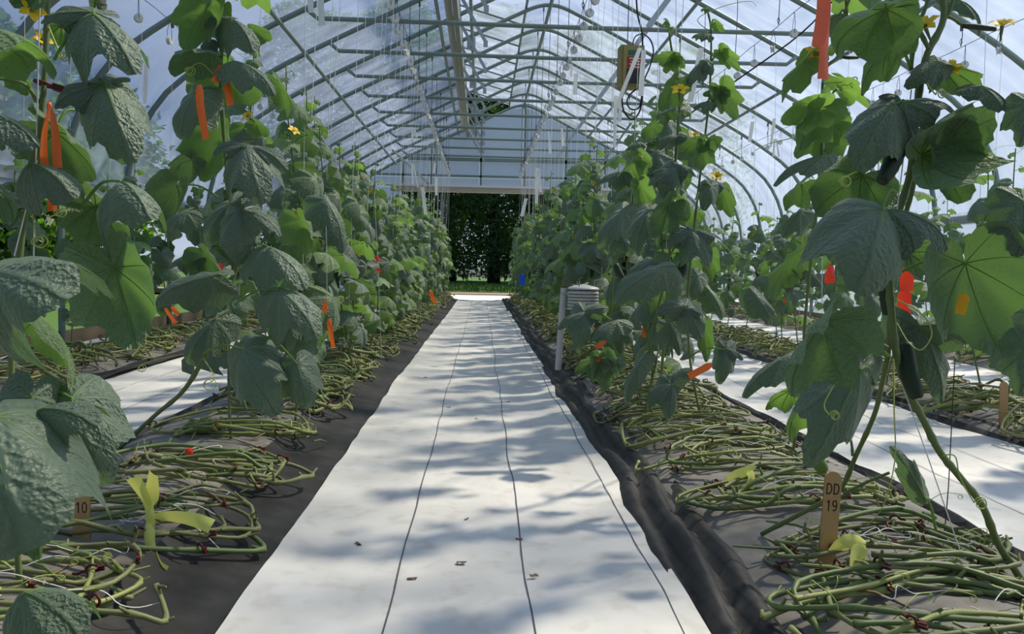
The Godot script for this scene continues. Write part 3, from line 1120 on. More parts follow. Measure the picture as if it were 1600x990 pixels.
func fruit_at(v: Node3D, p: Array, r: float, m := "fruit") -> void:
	var q := []
	for k in p: q.append(pt(k[0], k[1], k[2]))
	part("cucumber", fruit_mesh(q, r, M[m]), v)


func flower_at(v: Node3D, x: float, y: float, d: float, s := 1.0) -> void:
	part("flower", flower_mesh, v, Transform3D(Basis(Vector3.RIGHT, rnd(0.4, 1.3)) * Basis(Vector3.BACK, rnd(-0.7, 0.7)) * s, pt(x, y, d)))


func near_vines() -> void:
	rng.seed = 900
	var tips_of := []
	var v := thing("cucumber_vine", "nearest vine at the left edge, huge quilted leaves and a long orange ribbon", "cucumber vine")
	tips_of.append(v)
	stem_of(v, [[30, 905, 1.62], [22, 760, 1.6], [18, 600, 1.58], [22, 470, 1.56], [40, 330, 1.55], [47, 262, 1.55], [62, 200, 1.55], [70, 113, 1.55], [75, 0, 1.55], [82, -50, 1.55], [90, -150, 1.55], [96, -250, 1.55]], 0.0062, 0.0048)
	for k in [
		[147, 22, 214, 120, 1.45, 0.25, 0.6, 0.9, 0.7, 0.35, 1.0, 0, 0.02, 85, 93],
		[146, 20, 64, 34, 1.47, -0.1, 0.4, 1.0, 0.6, 0.3, 0.62, 0, 0.0, 0, 0],
		[164, 131, 203, 258, 1.45, 0.35, 0.5, 0.9, 0.6, 0.4, 0.92, 0, 0.02, 120, 168],
		[163, 131, 84, 168, 1.46, -0.2, 0.35, 1.0, 0.5, 0.25, 0.66, 0, 0.0, 0, 0],
		[-30, 40, 90, 116, 1.4, 0.5, 0.85, -0.5, 0.4, 0.5, 0.75, 2, 0.0, -40, 60],
		[-45, 170, 64, 232, 1.35, 0.3, 0.9, 0.5, 0.7, 0.4, 1.0, 0, 0.0, 0, 0],
		[47, 255, 113, 312, 1.4, 0.4, 0.75, 0.7, 0.8, 0.45, 1.15, 0, 0.03, 48, 300],
		[86, 205, 152, 282, 1.58, 0.3, 0.25, -1.0, 0.5, 0.2, 1.0, 1, 0.0, 118, 172],
		[188, 283, 238, 346, 1.42, 0.05, 0.85, 0.7, 1.0, 0.35, 1.35, 0, 0.05, 130, 320],
		[150, 322, 190, 396, 1.55, 0.1, 0.3, -1.0, 0.5, 0.25, 1.2, 1, 0.0, 0, 0],
		[178, 419, 208, 546, 1.42, -0.15, 0.12, -1.0, 0.45, 0.18, 1.05, 1, 0.0, 82, 415],
		[-14, 424, 112, 470, 1.02, 0.05, 0.6, 0.85, 0.5, 0.1, 1.75, 0, 0.02, -60, 440],
		[-12, 650, 48, 872, 0.96, 0.3, 0.45, 0.95, 0.7, 0.2, 1.5, 0, 0.05, -40, 600],
		[60, 640, 155, 668, 1.02, 0.2, 0.75, 0.75, 0.8, 0.4, 1.2, 0, 0.02, 0, 0],
		[112, 622, 172, 760, 1.18, 0.3, 0.25, 1.0, 0.7, 0.3, 0.85, 0, 0.0, 60, 640],
		[62, 492, 112, 620, 1.2, 0.85, 0.3, -0.5, 0.6, 0.45, 0.5, 2, 0.0, 20, 480],
		[40, 925, 130, 1000, 1.1, 0.1, 0.9, 0.6, 0.8, 0.3, 1.2, 0, 0.02, 0, 0],
		[10, 770, 62, 878, 1.12, 0.1, 0.1, -1.0, 0.5, 0.2, 0.9, 1, 0.0, 0, 0],
		[-20, 270, 20, 350, 1.5, 0.3, 0.2, -1.0, 0.5, 0.25, 1.0, 1, 0.0, 0, 0],
		[50, 620, 20, 720, 1.15, 0.6, 0.3, 0.8, 0.5, 0.2, 0.9, 0, 0.0, 0, 0],
		[95, 40, 118, 72, 1.7, 0.2, 0.3, -1.0, 0.5, 0.2, 1.1, 3, 0.0, 75, 30],
		[28, 115, 44, 150, 1.6, -0.2, 0.3, -1.0, 0.5, 0.2, 1.2, 2, 0.0, 56, 160],
		[70, -22, 18, 8, 1.5, -0.2, 0.4, -1.0, 0.5, 0.2, 1.1, 1, 0.0, 0, 0],
		[150, 5, 152, -30, 1.5, 0.3, 0.3, 1.0, 0.5, 0.3, 0.8, 0, 0.0, 0, 0],
		[12, 82, 14, 106, 1.7, 0.1, 0.3, -1.0, 0.5, 0.2, 1.4, 1, 0.0, 40, 70]]: leaf_at(v, k)
	stem_of(v, [[60, 160, 1.55], [46, 140, 1.53], [30, 128, 1.52], [0, 123, 1.5], [-20, 120, 1.5]], 0.004, 0.0028, "side_shoot")
	flower_at(v, 50, 17, 1.52)
	flower_at(v, 66, 62, 1.56, 0.8)
	tendril_at(v, [[48, 318, 1.42], [53, 345, 1.41], [57, 378, 1.4]], 0.012)
	tendril_at(v, [[52, 316, 1.42], [62, 325, 1.4], [75, 338, 1.38], [92, 333, 1.38]], 0.008)
	tendril_at(v, [[76, 42, 1.55], [88, 70, 1.53], [98, 90, 1.5]], 0.009)
	solo("vine_clip", clip_mesh, "dark red clip holding the leftmost upright stem to its twine", "clip", "", Transform3D(Basis(Vector3.UP, 0.3) * Basis(Vector3.BACK, -0.25) * 1.5, pt(69, 131, 1.54)))

	v = thing("cucumber_vine", "second left vine, its bare stem slanting up from the bed across the white strip", "cucumber vine")
	tips_of.append(v)
	stem_of(v, [[178, 708, 3.0], [243, 648, 2.9], [285, 612, 2.75], [318, 560, 2.6], [345, 500, 2.5], [362, 440, 2.45], [371, 400, 2.42], [362, 330, 2.4], [352, 240, 2.38], [345, 130, 2.36], [346, 60, 2.35], [350, -20, 2.35], [352, -90, 2.35]], 0.0085, 0.0045)
	for k in [
		[322, 12, 287, 80, 2.3, -0.3, 0.3, -1.0, 0.6, 0.3, 1.0, 2, 0.0, 344, 30],
		[350, 18, 335, 60, 2.4, 0.2, 0.3, -1.0, 0.5, 0.2, 1.2, 2, 0.0, 0, 0],
		[362, 28, 396, 86, 2.28, 0.4, 0.7, 0.8, 0.8, 0.45, 1.1, 0, 0.03, 345, 72],
		[355, 26, 318, 42, 2.3, 0.0, 0.7, 0.8, 0.6, 0.3, 0.9, 0, 0.0, 0, 0],
		[398, 48, 426, 60, 2.35, 0.2, 0.3, -1.0, 0.5, 0.2, 1.0, 2, 0.0, 0, 0],
		[374, 96, 430, 152, 2.25, 0.35, 0.85, 0.5, 0.6, 0.4, 0.75, 0, 0.02, 0, 0],
		[438, 132, 450, 184, 2.3, 0.4, 0.2, -1.0, 0.5, 0.3, 0.62, 2, 0.0, 0, 0],
		[302, 146, 282, 218, 2.25, -0.1, 0.25, 1.0, 0.5, 0.2, 1.0, 0, 0.0, 345, 140],
		[345, 100, 405, 160, 2.45, 0.2, 0.45, -1.0, 0.5, 0.2, 1.35, 2, 0.0, 0, 0],
		[328, 82, 266, 116, 2.3, -0.3, 0.75, -0.6, 0.8, 0.35, 0.8, 1, 0.0, 346, 72],
		[330, 62, 318, 82, 2.3, -0.2, 0.3, 1.0, 0.8, 0.35, 1.2, 0, 0.0, 0, 0],
		[386, 230, 410, 320, 2.2, 0.05, 0.6, 0.9, 0.8, 0.3, 1.1, 0, 0.03, 352, 250, 1.2],
		[390, 226, 332, 242, 2.22, 0.0, 0.8, 0.7, 0.6, 0.35, 0.62, 0, 0.0, 0, 0],
		[391, 229, 450, 272, 2.22, 0.2, 0.8, 0.7, 0.7, 0.4, 0.55, 0, 0.0, 0, 0],
		[276, 290, 246, 346, 2.2, -0.15, 0.3, -1.0, 0.6, 0.3, 1.3, 1, 0.0, 343, 310],
		[340, 205, 320, 285, 2.5, 0.1, 0.2, -1.0, 0.5, 0.2, 1.0, 2, 0.0, 0, 0],
		[375, 328, 376, 416, 2.2, 0.0, 0.35, 1.0, 0.7, 0.4, 0.85, 0, 0.0, 365, 350],
		[384, 330, 440, 372, 2.2, 0.35, 0.8, 0.6, 0.7, 0.45, 0.7, 0, 0.0, 0, 0],
		[360, 318, 320, 385, 2.3, -0.2, 0.4, 0.9, 0.6, 0.3, 0.9, 0, 0.0, 0, 0],
		[418, 384, 478, 452, 2.2, 0.25, 0.8, 0.65, 0.7, 0.3, 1.0, 0, 0.03, 372, 400],
		[436, 452, 496, 532, 2.15, 0.2, 0.75, 0.7, 0.8, 0.35, 1.05, 0, 0.03, 366, 476],
		[440, 478, 452, 552, 2.25, -0.1, 0.25, 1.0, 0.5, 0.25, 1.1, 0, 0.0, 0, 0],
		[378, 545, 438, 650, 2.2, -0.05, 0.35, 1.0, 0.6, 0.35, 0.85, 0, 0.03, 318, 552],
		[372, 540, 372, 590, 2.28, -0.6, 0.35, 0.6, 0.6, 0.35, 1.0, 1, 0.0, 0, 0],
		[464, 568, 482, 640, 2.2, 0.1, 0.5, 0.9, 0.6, 0.3, 1.15, 0, 0.0, 400, 520],
		[328, 432, 242, 474, 2.3, 0.0, 0.6, 0.85, 0.7, 0.45, 0.85, 0, 0.0, 362, 445],
		[336, 500, 296, 572, 2.35, -0.25, 0.3, 0.9, 0.6, 0.5, 0.9, 0, 0.0, 346, 498],
		[320, 398, 336, 450, 2.5, 0.1, 0.3, -1.0, 0.5, 0.2, 1.0, 1, 0.0, 0, 0],
		[300, 396, 262, 420, 2.5, -0.2, 0.9, 0.4, 0.5, 0.35, 0.9, 0, 0.0, 0, 0],
		[400, 192, 420, 212, 2.6, 0.1, 0.3, -1.0, 0.5, 0.2, 1.3, 2, 0.0, 0, 0],
		[470, 345, 480, 400, 2.7, 0.2, 0.3, -1.0, 0.5, 0.25, 1.0, 2, 0.0, 0, 0],
		[510, 312, 534, 372, 2.75, 0.3, 0.6, 0.8, 0.6, 0.35, 1.0, 0, 0.0, 0, 0],
		[300, 250, 262, 282, 2.5, -0.3, 0.3, -1.0, 0.5, 0.2, 0.9, 1, 0.0, 312, 230],
		[290, 330, 262, 362, 2.6, -0.2, 0.4, 0.8, 0.5, 0.2, 1.1, 0, 0.0, 0, 0]]: leaf_at(v, k)
	stem_of(v, [[318, 552, 2.6], [345, 548, 2.4], [372, 550, 2.3]], 0.004, 0.003, "side_shoot")
	stem_of(v, [[385, 640, 2.45], [372, 600, 2.45], [357, 560, 2.5], [353, 520, 2.5]], 0.0045, 0.004, "side_shoot")
	flower_at(v, 388, 182, 2.55)
	flower_at(v, 458, 205, 2.8)
	tendril_at(v, [[333, 115, 2.3], [312, 98, 2.28], [292, 112, 2.27]], 0.014)
	tendril_at(v, [[484, 447, 2.15], [505, 455, 2.14], [527, 468, 2.12]], 0.010)
	tendril_at(v, [[318, 552, 2.55], [270, 556, 2.5], [225, 568, 2.5], [218, 575, 2.5]], 0.012)
	tendril_at(v, [[318, 560, 2.5], [335, 590, 2.45], [320, 600, 2.45]], 0.02)

	v = thing("cucumber_vine", "nearest vine on the right, thick stem leaning over the second white strip", "cucumber vine")
	tips_of.append(v)
	stem_of(v, [[1612, 940, 1.85], [1592, 900, 1.83], [1560, 850, 1.8], [1535, 790, 1.76], [1500, 745, 1.72], [1468, 705, 1.68], [1445, 660, 1.64], [1420, 612, 1.6], [1402, 560, 1.56], [1394, 500, 1.53], [1390, 430, 1.52], [1400, 350, 1.52], [1422, 270, 1.52], [1430, 190, 1.5], [1445, 95, 1.5], [1474, 30, 1.5], [1466, -30, 1.5], [1450, -120, 1.5], [1446, -220, 1.5]], 0.0082, 0.0055)
	stem_of(v, [[1423, 110, 1.52], [1430, 50, 1.5], [1445, 15, 1.48], [1455, -20, 1.48]], 0.0042, 0.0034, "side_shoot")
	stem_of(v, [[1452, 78, 1.5], [1432, 40, 1.46], [1410, 8, 1.42], [1385, -5, 1.4]], 0.0042, 0.0034, "side_shoot")
	stem_of(v, [[1474, 28, 1.5], [1482, 22, 1.5], [1492, -10, 1.5]], 0.0042, 0.0034, "side_shoot")
	for k in [
		[1378, 328, 1336, 464, 1.38, -0.1, 0.5, 0.95, 0.7, 0.22, 1.15, 0, 0.05, 1400, 300],
		[1386, 326, 1482, 392, 1.40, 0.35, 0.8, 0.6, 0.8, 0.4, 0.9, 0, 0.02, 0, 0],
		[1287, 503, 1236, 622, 1.36, -0.15, 0.25, -1.0, 0.55, 0.25, 1.05, 1, 0.0, 1388, 556],
		[1508, 411, 1566, 556, 1.48, 0.2, 0.15, -1.0, 0.4, 0.12, 1.05, 1, 0.0, 1394, 432],
		[1440, 512, 1472, 630, 1.6, 0.0, 0.2, 1.0, 0.5, 0.4, 0.7, 0, 0.0, 1400, 540],
		[1438, 508, 1538, 518, 1.6, 0.1, 0.4, 0.95, 0.6, 0.4, 0.68, 0, 0.0, 0, 0],
		[1344, 578, 1262, 732, 1.5, -0.25, 0.3, 1.0, 0.6, 0.4, 0.62, 0, 0.0, 1366, 600],
		[1305, 655, 1350, 640, 1.55, 0.0, 0.4, 0.9, 0.6, 0.4, 1.0, 0, 0.0, 0, 0],
		[1262, 612, 1234, 692, 1.7, -0.3, 0.2, -1.0, 0.5, 0.3, 0.8, 3, 0.0, 0, 0],
		[1235, 610, 1196, 640, 1.7, -0.3, 0.3, -1.0, 0.5, 0.3, 0.8, 3, 0.0, 0, 0],
		[1346, 274, 1272, 332, 1.66, -0.05, 0.15, -1.0, 0.4, 0.15, 1.5, 1, 0.0, 1410, 245],
		[1440, 242, 1560, 182, 1.5, 0.15, 0.2, -1.0, 0.4, 0.35, 1.15, 1, 0.0, 1428, 250],
		[1470, 232, 1506, 318, 1.52, 0.1, 0.1, -1.0, 0.4, 0.2, 1.1, 1, 0.0, 0, 0],
		[1396, 164, 1336, 268, 1.44, -0.4, 0.35, 0.9, 0.6, 0.3, 0.85, 0, 0.0, 1425, 190],
		[1412, 160, 1494, 178, 1.44, 0.2, 0.85, 0.55, 0.7, 0.4, 0.8, 0, 0.0, 1425, 190],
		[1405, 152, 1372, 152, 1.47, -0.3, 0.8, 0.5, 0.7, 0.45, 1.2, 0, 0.0, 0, 0],
		[1385, 15, 1308, 88, 1.38, -0.35, 0.55, -0.8, 0.8, 0.35, 0.95, 2, 0.0, 0, 0],
		[1400, 8, 1372, 52, 1.42, 0.1, 0.4, -1.0, 0.5, 0.25, 1.6, 2, 0.0, 0, 0],
		[1390, 66, 1345, 150, 1.46, -0.5, 0.2, -0.8, 0.4, 0.4, 0.6, 2, 0.0, 1422, 104],
		[1472, 106, 1542, 160, 1.52, 0.4, 0.7, -0.6, 0.9, 0.5, 0.55, 2, 0.0, 1445, 100],
		[1536, 134, 1582, 196, 1.45, 0.35, 0.6, 0.6, 0.7, 0.5, 0.6, 0, 0.0, 0, 0],
		[1466, 96, 1414, 138, 1.47, -0.2, 0.3, 1.0, 0.5, 0.3, 0.8, 0, 0.0, 0, 0],
		[1600, 315, 1590, 402, 1.4, -0.1, 0.3, 1.0, 0.5, 0.3, 0.9, 0, 0.0, 0, 0],
		[1606, 160, 1592, 232, 1.4, -0.2, 0.4, 0.9, 0.5, 0.3, 0.8, 0, 0.0, 0, 0],
		[1610, 540, 1592, 620, 1.4, -0.1, 0.4, 0.9, 0.5, 0.3, 0.9, 0, 0.0, 0, 0],
		[1444, 776, 1392, 696, 1.74, -0.4, 0.45, 0.8, 0.6, 0.7, 0.55, 0, 0.0, 1462, 826],
		[1500, 0, 1530, 56, 1.6, 0.5, 0.6, 0.6, 0.6, 0.6, 0.5, 0, 0.0, 0, 0],
		[1420, 395, 1470, 430, 1.66, 0.2, 0.2, -1.0, 0.4, 0.2, 1.1, 1, 0.0, 0, 0],
		[1450, 200, 1490, 232, 1.6, 0.1, 0.8, 0.5, 0.6, 0.4, 0.9, 0, 0.0, 0, 0],
		[1372, 520, 1350, 560, 1.7, -0.2, 0.8, 0.5, 0.6, 0.4, 1.1, 0, 0.0, 0, 0],
		[1318, 372, 1262, 404, 1.9, -0.3, 0.6, 0.6, 0.5, 0.3, 0.8, 1, 0.0, 0, 0],
		[1360, 205, 1400, 250, 1.7, 0.1, 0.2, -1.0, 0.4, 0.2, 1.2, 2, 0.0, 0, 0]]: leaf_at(v, k)
	fruit_at(v, [[1416, 178, 1.48], [1408, 215, 1.47], [1393, 256, 1.46], [1378, 284, 1.45]], 0.0165)
	fruit_at(v, [[1416, 535, 1.57], [1420, 580, 1.56], [1434, 622, 1.55]], 0.0175)
	fruit_at(v, [[1378, 436, 1.6], [1384, 462, 1.6], [1386, 492, 1.6]], 0.012)
	fruit_at(v, [[1268, 702, 1.9], [1276, 718, 1.9], [1288, 736, 1.9]], 0.017, "fruit_pale")
	fruit_at(v, [[1503, 40, 1.5], [1525, 42, 1.5], [1556, 46, 1.5]], 0.0055)
	stem_of(v, [[1478, 25, 1.5], [1490, 30, 1.5], [1504, 40, 1.5]], 0.003, 0.003, "side_shoot")
	flower_at(v, 1566, 40, 1.5, 1.0)
	flower_at(v, 1446, 42, 1.46, 1.1)
	flower_at(v, 1486, 108, 1.5, 0.9)
	tendril_at(v, [[1388, 541, 1.5], [1362, 530, 1.45], [1335, 545, 1.42], [1310, 590, 1.4], [1288, 630, 1.38], [1296, 648, 1.38]], 0.008)
	tendril_at(v, [[1402, 468, 1.5], [1440, 490, 1.46], [1456, 520, 1.44], [1440, 546, 1.44], [1420, 535, 1.46], [1402, 505, 1.5]])
	tendril_at(v, [[1338, 268, 1.45], [1322, 276, 1.42], [1310, 284, 1.4]], 0.011)
	tendril_at(v, [[1320, 338, 1.5], [1290, 350, 1.46], [1262, 370, 1.45], [1258, 420, 1.5]])
	tendril_at(v, [[1470, 712, 1.68], [1492, 712, 1.66], [1500, 745, 1.66], [1522, 785, 1.68]], 0.013)
	tendril_at(v, [[1396, 560, 1.52], [1397, 640, 1.52], [1398, 720, 1.6], [1380, 790, 1.7], [1355, 820, 1.75]])
	tendril_at(v, [[1442, 110, 1.48], [1448, 130, 1.46], [1462, 148, 1.44]], 0.008)

	v = thing("cucumber_vine", "slim brown-stemmed vine rising from the heap behind the lettered stake", "cucumber vine")
	tips_of.append(v)
	stem_of(v, [[1190, 834, 2.1], [1255, 800, 2.0], [1310, 768, 1.92], [1338, 710, 1.85], [1366, 648, 1.75], [1378, 600, 1.68], [1388, 548, 1.62], [1392, 470, 1.6], [1400, 380, 1.6], [1425, 300, 1.58], [1440, 200, 1.58]], 0.006, 0.0045)
	stem_of(v, [[1318, 772, 1.92], [1350, 755, 1.9], [1390, 738, 1.88]], 0.0042, 0.0036, "side_shoot")
	stem_of(v, [[1332, 712, 1.85], [1330, 690, 1.85], [1320, 655, 1.85]], 0.0034, 0.0028, "side_shoot")

	v = thing("cucumber_vine", "thin right vine with pale pointed leaves and a yellow flower under long orange tape", "cucumber vine")
	tips_of.append(v)
	stem_of(v, [[1240, 700, 2.5], [1252, 600, 2.35], [1258, 500, 2.25], [1268, 400, 2.2], [1277, 320, 2.2], [1284, 220, 2.2], [1287, 118, 2.2], [1311, 84, 2.2], [1323, 30, 2.2], [1320, -20, 2.2], [1318, -70, 2.2]], 0.0045, 0.0034)
	for k in [
		[1256, 97, 1221, 162, 2.15, -0.5, 0.1, -0.9, 0.3, 0.3, 0.62, 2, 0.0, 1284, 114, 0.9],
		[1262, 90, 1250, 118, 2.2, 0.3, 0.1, -0.9, 0.3, 0.3, 0.9, 3, 0.0, 0, 0, 0.8],
		[1276, 170, 1218, 190, 2.1, -0.15, 0.3, -1.0, 0.4, 0.2, 0.95, 3, 0.0, 1286, 168, 1.1],
		[1280, 172, 1248, 236, 2.12, -0.2, 0.3, -1.0, 0.4, 0.2, 0.9, 2, 0.0, 0, 0, 1.0],
		[1316, 138, 1330, 166, 2.15, 0.1, 0.3, -1.0, 0.4, 0.2, 1.7, 3, 0.0, 1288, 170, 0.9],
		[1314, 124, 1360, 170, 2.2, 0.6, 0.4, -0.7, 0.5, 0.4, 0.5, 3, 0.0, 0, 0, 0.8],
		[1290, 198, 1240, 246, 2.2, -0.2, 0.3, -1.0, 0.4, 0.25, 0.9, 2, 0.0, 0, 0, 0.7],
		[1296, 240, 1208, 290, 2.15, -0.4, 0.7, 0.6, 0.6, 0.6, 0.45, 0, 0.0, 1280, 250],
		[1300, 195, 1312, 250, 2.25, 0.2, 0.2, -1.0, 0.4, 0.2, 0.9, 2, 0.0, 0, 0],
		[1312, 22, 1272, 48, 2.2, -0.2, 0.6, 0.7, 0.5, 0.4, 0.8, 1, 0.0, 1322, 30],
		[1306, 62, 1296, 88, 2.3, -0.2, 0.3, -1.0, 0.4, 0.2, 1.0, 3, 0.0, 0, 0],
		[1252, 288, 1226, 330, 2.3, -0.3, 0.3, -1.0, 0.4, 0.3, 1.0, 2, 0.0, 1275, 320],
		[1250, 330, 1222, 372, 2.3, -0.4, 0.6, 0.7, 0.5, 0.4, 0.9, 0, 0.0, 0, 0],
		[1240, 400, 1205, 470, 2.3, -0.3, 0.3, -1.0, 0.5, 0.4, 0.6, 2, 0.0, 0, 0],
		[1262, 420, 1290, 458, 2.3, 0.4, 0.7, 0.6, 0.5, 0.5, 0.6, 0, 0.0, 0, 0],
		[1225, 430, 1255, 448, 2.35, 0.2, 0.7, 0.7, 0.5, 0.4, 1.0, 0, 0.0, 0, 0],
		[1180, 460, 1206, 508, 2.5, -0.2, 0.5, 0.9, 0.5, 0.4, 0.9, 0, 0.0, 0, 0],
		[1230, 555, 1160, 622, 2.0, -0.5, 0.6, 0.6, 0.6, 0.5, 0.5, 0, 0.0, 0, 0]]: leaf_at(v, k)
	flower_at(v, 1274, 84, 2.15, 1.2)
	fruit_at(v, [[1272, 92, 2.2], [1275, 100, 2.2], [1282, 108, 2.2]], 0.006)
	fruit_at(v, [[1312, 88, 2.2], [1325, 90, 2.2], [1342, 90, 2.2]], 0.005)
	tendril_at(v, [[1288, 130, 2.2], [1320, 128, 2.15], [1330, 125, 2.15]], 0.008)
	tendril_at(v, [[1280, 205, 2.2], [1240, 215, 2.15], [1200, 225, 2.1], [1180, 235, 2.1]])
	tendril_at(v, [[1258, 420, 2.2], [1254, 370, 2.15], [1266, 348, 2.12]], 0.0)

	v = thing("cucumber_vine", "tall right vine right of the tan box, small bright leaves at its tip", "cucumber vine")
	tips_of.append(v)
	stem_of(v, [[1032, 600, 2.95], [1040, 500, 2.8], [1046, 400, 2.75], [1052, 300, 2.72], [1060, 190, 2.7], [1063, 140, 2.7], [1055, 110, 2.7], [1047, 62, 2.7], [1045, 38, 2.7]], 0.005, 0.0034)
	for k in [
		[1046, 36, 1036, 30, 2.68, -0.2, 0.8, 0.5, 0.4, 0.2, 1.2, 3, 0.0, 0, 0, 0.9],
		[1044, 44, 1054, 42, 2.68, 0.2, 0.8, 0.5, 0.4, 0.2, 1.2, 3, 0.0, 0, 0, 0.9],
		[1050, 90, 1020, 92, 2.66, -0.1, 0.5, -0.9, 0.4, 0.2, 0.8, 3, 0.0, 1056, 108, 0.8],
		[1052, 92, 1038, 114, 2.66, 0.0, 0.3, -1.0, 0.4, 0.2, 1.0, 3, 0.0, 0, 0, 0.8],
		[1054, 92, 1070, 106, 2.68, 0.2, 0.5, -0.9, 0.4, 0.2, 1.0, 3, 0.0, 0, 0, 0.8],
		[1052, 132, 1030, 174, 2.64, -0.2, 0.2, -1.0, 0.4, 0.2, 0.95, 2, 0.0, 1062, 138, 0.9],
		[1046, 172, 1024, 192, 2.66, -0.2, 0.8, -0.4, 0.5, 0.3, 0.9, 1, 0.0, 0, 0],
		[1058, 260, 1036, 310, 2.6, -0.1, 0.5, 0.9, 0.6, 0.3, 1.0, 0, 0.0, 1052, 285, 1.3],
		[1060, 256, 1088, 276, 2.6, 0.2, 0.6, 0.8, 0.6, 0.35, 1.0, 0, 0.0, 0, 0, 1.0],
		[1054, 262, 1012, 292, 2.6, -0.2, 0.6, 0.8, 0.6, 0.35, 0.7, 0, 0.0, 0, 0, 1.0],
		[1046, 322, 1018, 372, 2.6, -0.2, 0.25, -1.0, 0.5, 0.25, 0.95, 1, 0.0, 1046, 350],
		[1058, 318, 1076, 345, 2.62, 0.1, 0.3, -1.0, 0.4, 0.2, 1.2, 2, 0.0, 0, 0],
		[1012, 328, 994, 398, 2.66, -0.3, 0.5, 0.8, 0.6, 0.4, 0.7, 0, 0.0, 0, 0],
		[1082, 362, 1108, 418, 2.55, 0.05, 0.45, 0.95, 0.6, 0.3, 1.0, 0, 0.0, 1046, 400, 1.0],
		[1080, 360, 1046, 384, 2.56, -0.2, 0.6, 0.8, 0.6, 0.35, 0.9, 0, 0.0, 0, 0],
		[1086, 358, 1132, 382, 2.56, 0.3, 0.8, 0.5, 0.6, 0.5, 0.6, 0, 0.0, 0, 0],
		[1034, 418, 960, 478, 2.5, -0.3, 0.6, 0.75, 0.7, 0.4, 0.62, 0, 0.0, 1042, 430],
		[1014, 410, 982, 442, 2.55, -0.2, 0.4, 0.95, 0.6, 0.4, 1.2, 0, 0.0, 0, 0],
		[1072, 482, 1096, 532, 2.5, 0.05, 0.35, 1.0, 0.6, 0.3, 1.05, 0, 0.0, 1040, 500],
		[1070, 478, 1024, 490, 2.5, -0.1, 0.4, 0.9, 0.6, 0.35, 0.9, 0, 0.0, 0, 0],
		[1076, 480, 1106, 500, 2.5, 0.3, 0.8, 0.5, 0.6, 0.5, 0.6, 0, 0.0, 0, 0],
		[1134, 546, 1122, 600, 2.5, -0.1, 0.35, 1.0, 0.6, 0.4, 0.75, 0, 0.0, 1072, 560],
		[1138, 544, 1162, 562, 2.5, 0.3, 0.7, 0.7, 0.6, 0.4, 0.8, 0, 0.0, 0, 0],
		[1050, 602, 1044, 656, 2.45, 0.0, 0.35, 1.0, 0.6, 0.4, 0.75, 0, 0.0, 1032, 600],
		[1048, 600, 1012, 636, 2.45, -0.4, 0.4, 0.9, 0.6, 0.4, 0.7, 0, 0.0, 0, 0],
		[1056, 596, 1082, 576, 2.45, 0.1, 0.4, 0.9, 0.6, 0.4, 1.3, 0, 0.0, 0, 0],
		[1000, 565, 978, 632, 2.6, -0.5, 0.5, 0.7, 0.6, 0.6, 0.5, 0, 0.0, 0, 0],
		[1100, 512, 1104, 566, 2.6, 0.3, 0.2, -1.0, 0.5, 0.4, 0.5, 2, 0.0, 0, 0],
		[1050, 510, 1062, 556, 2.65, 0.1, 0.5, 0.8, 0.5, 0.4, 0.8, 0, 0.0, 0, 0],
		[1002, 455, 1018, 474, 2.7, -0.2, 0.4, 0.9, 0.5, 0.3, 1.0, 0, 0.0, 0, 0]]: leaf_at(v, k)
	fruit_at(v, [[1068, 410, 2.6], [1062, 428, 2.6], [1042, 440, 2.6]], 0.017)
	fruit_at(v, [[962, 412, 2.9], [966, 424, 2.9], [974, 436, 2.9]], 0.013)
	flower_at(v, 1062, 142, 2.6, 1.3)
	tendril_at(v, [[1128, 380, 2.5], [1140, 392, 2.5], [1146, 402, 2.5]], 0.008)
	tendril_at(v, [[1070, 318, 2.6], [1058, 302, 2.6], [1048, 290, 2.6]], 0.008)
	stem_of(v, [[1046, 418, 2.7], [1010, 540, 2.75], [990, 575, 2.8]], 0.0042, 0.004, "side_shoot")

	v = thing("cucumber_vine", "right vine reaching highest beside the tan box, lobed bright leaf near its top", "cucumber vine")
	tips_of.append(v)
	stem_of(v, [[1092, 640, 3.1], [1078, 560, 2.95], [1074, 470, 2.85], [1082, 380, 2.8], [1092, 290, 2.75], [1102, 210, 2.72], [1109, 140, 2.7], [1111, 50, 2.7], [1104, 12, 2.7]], 0.005, 0.003)
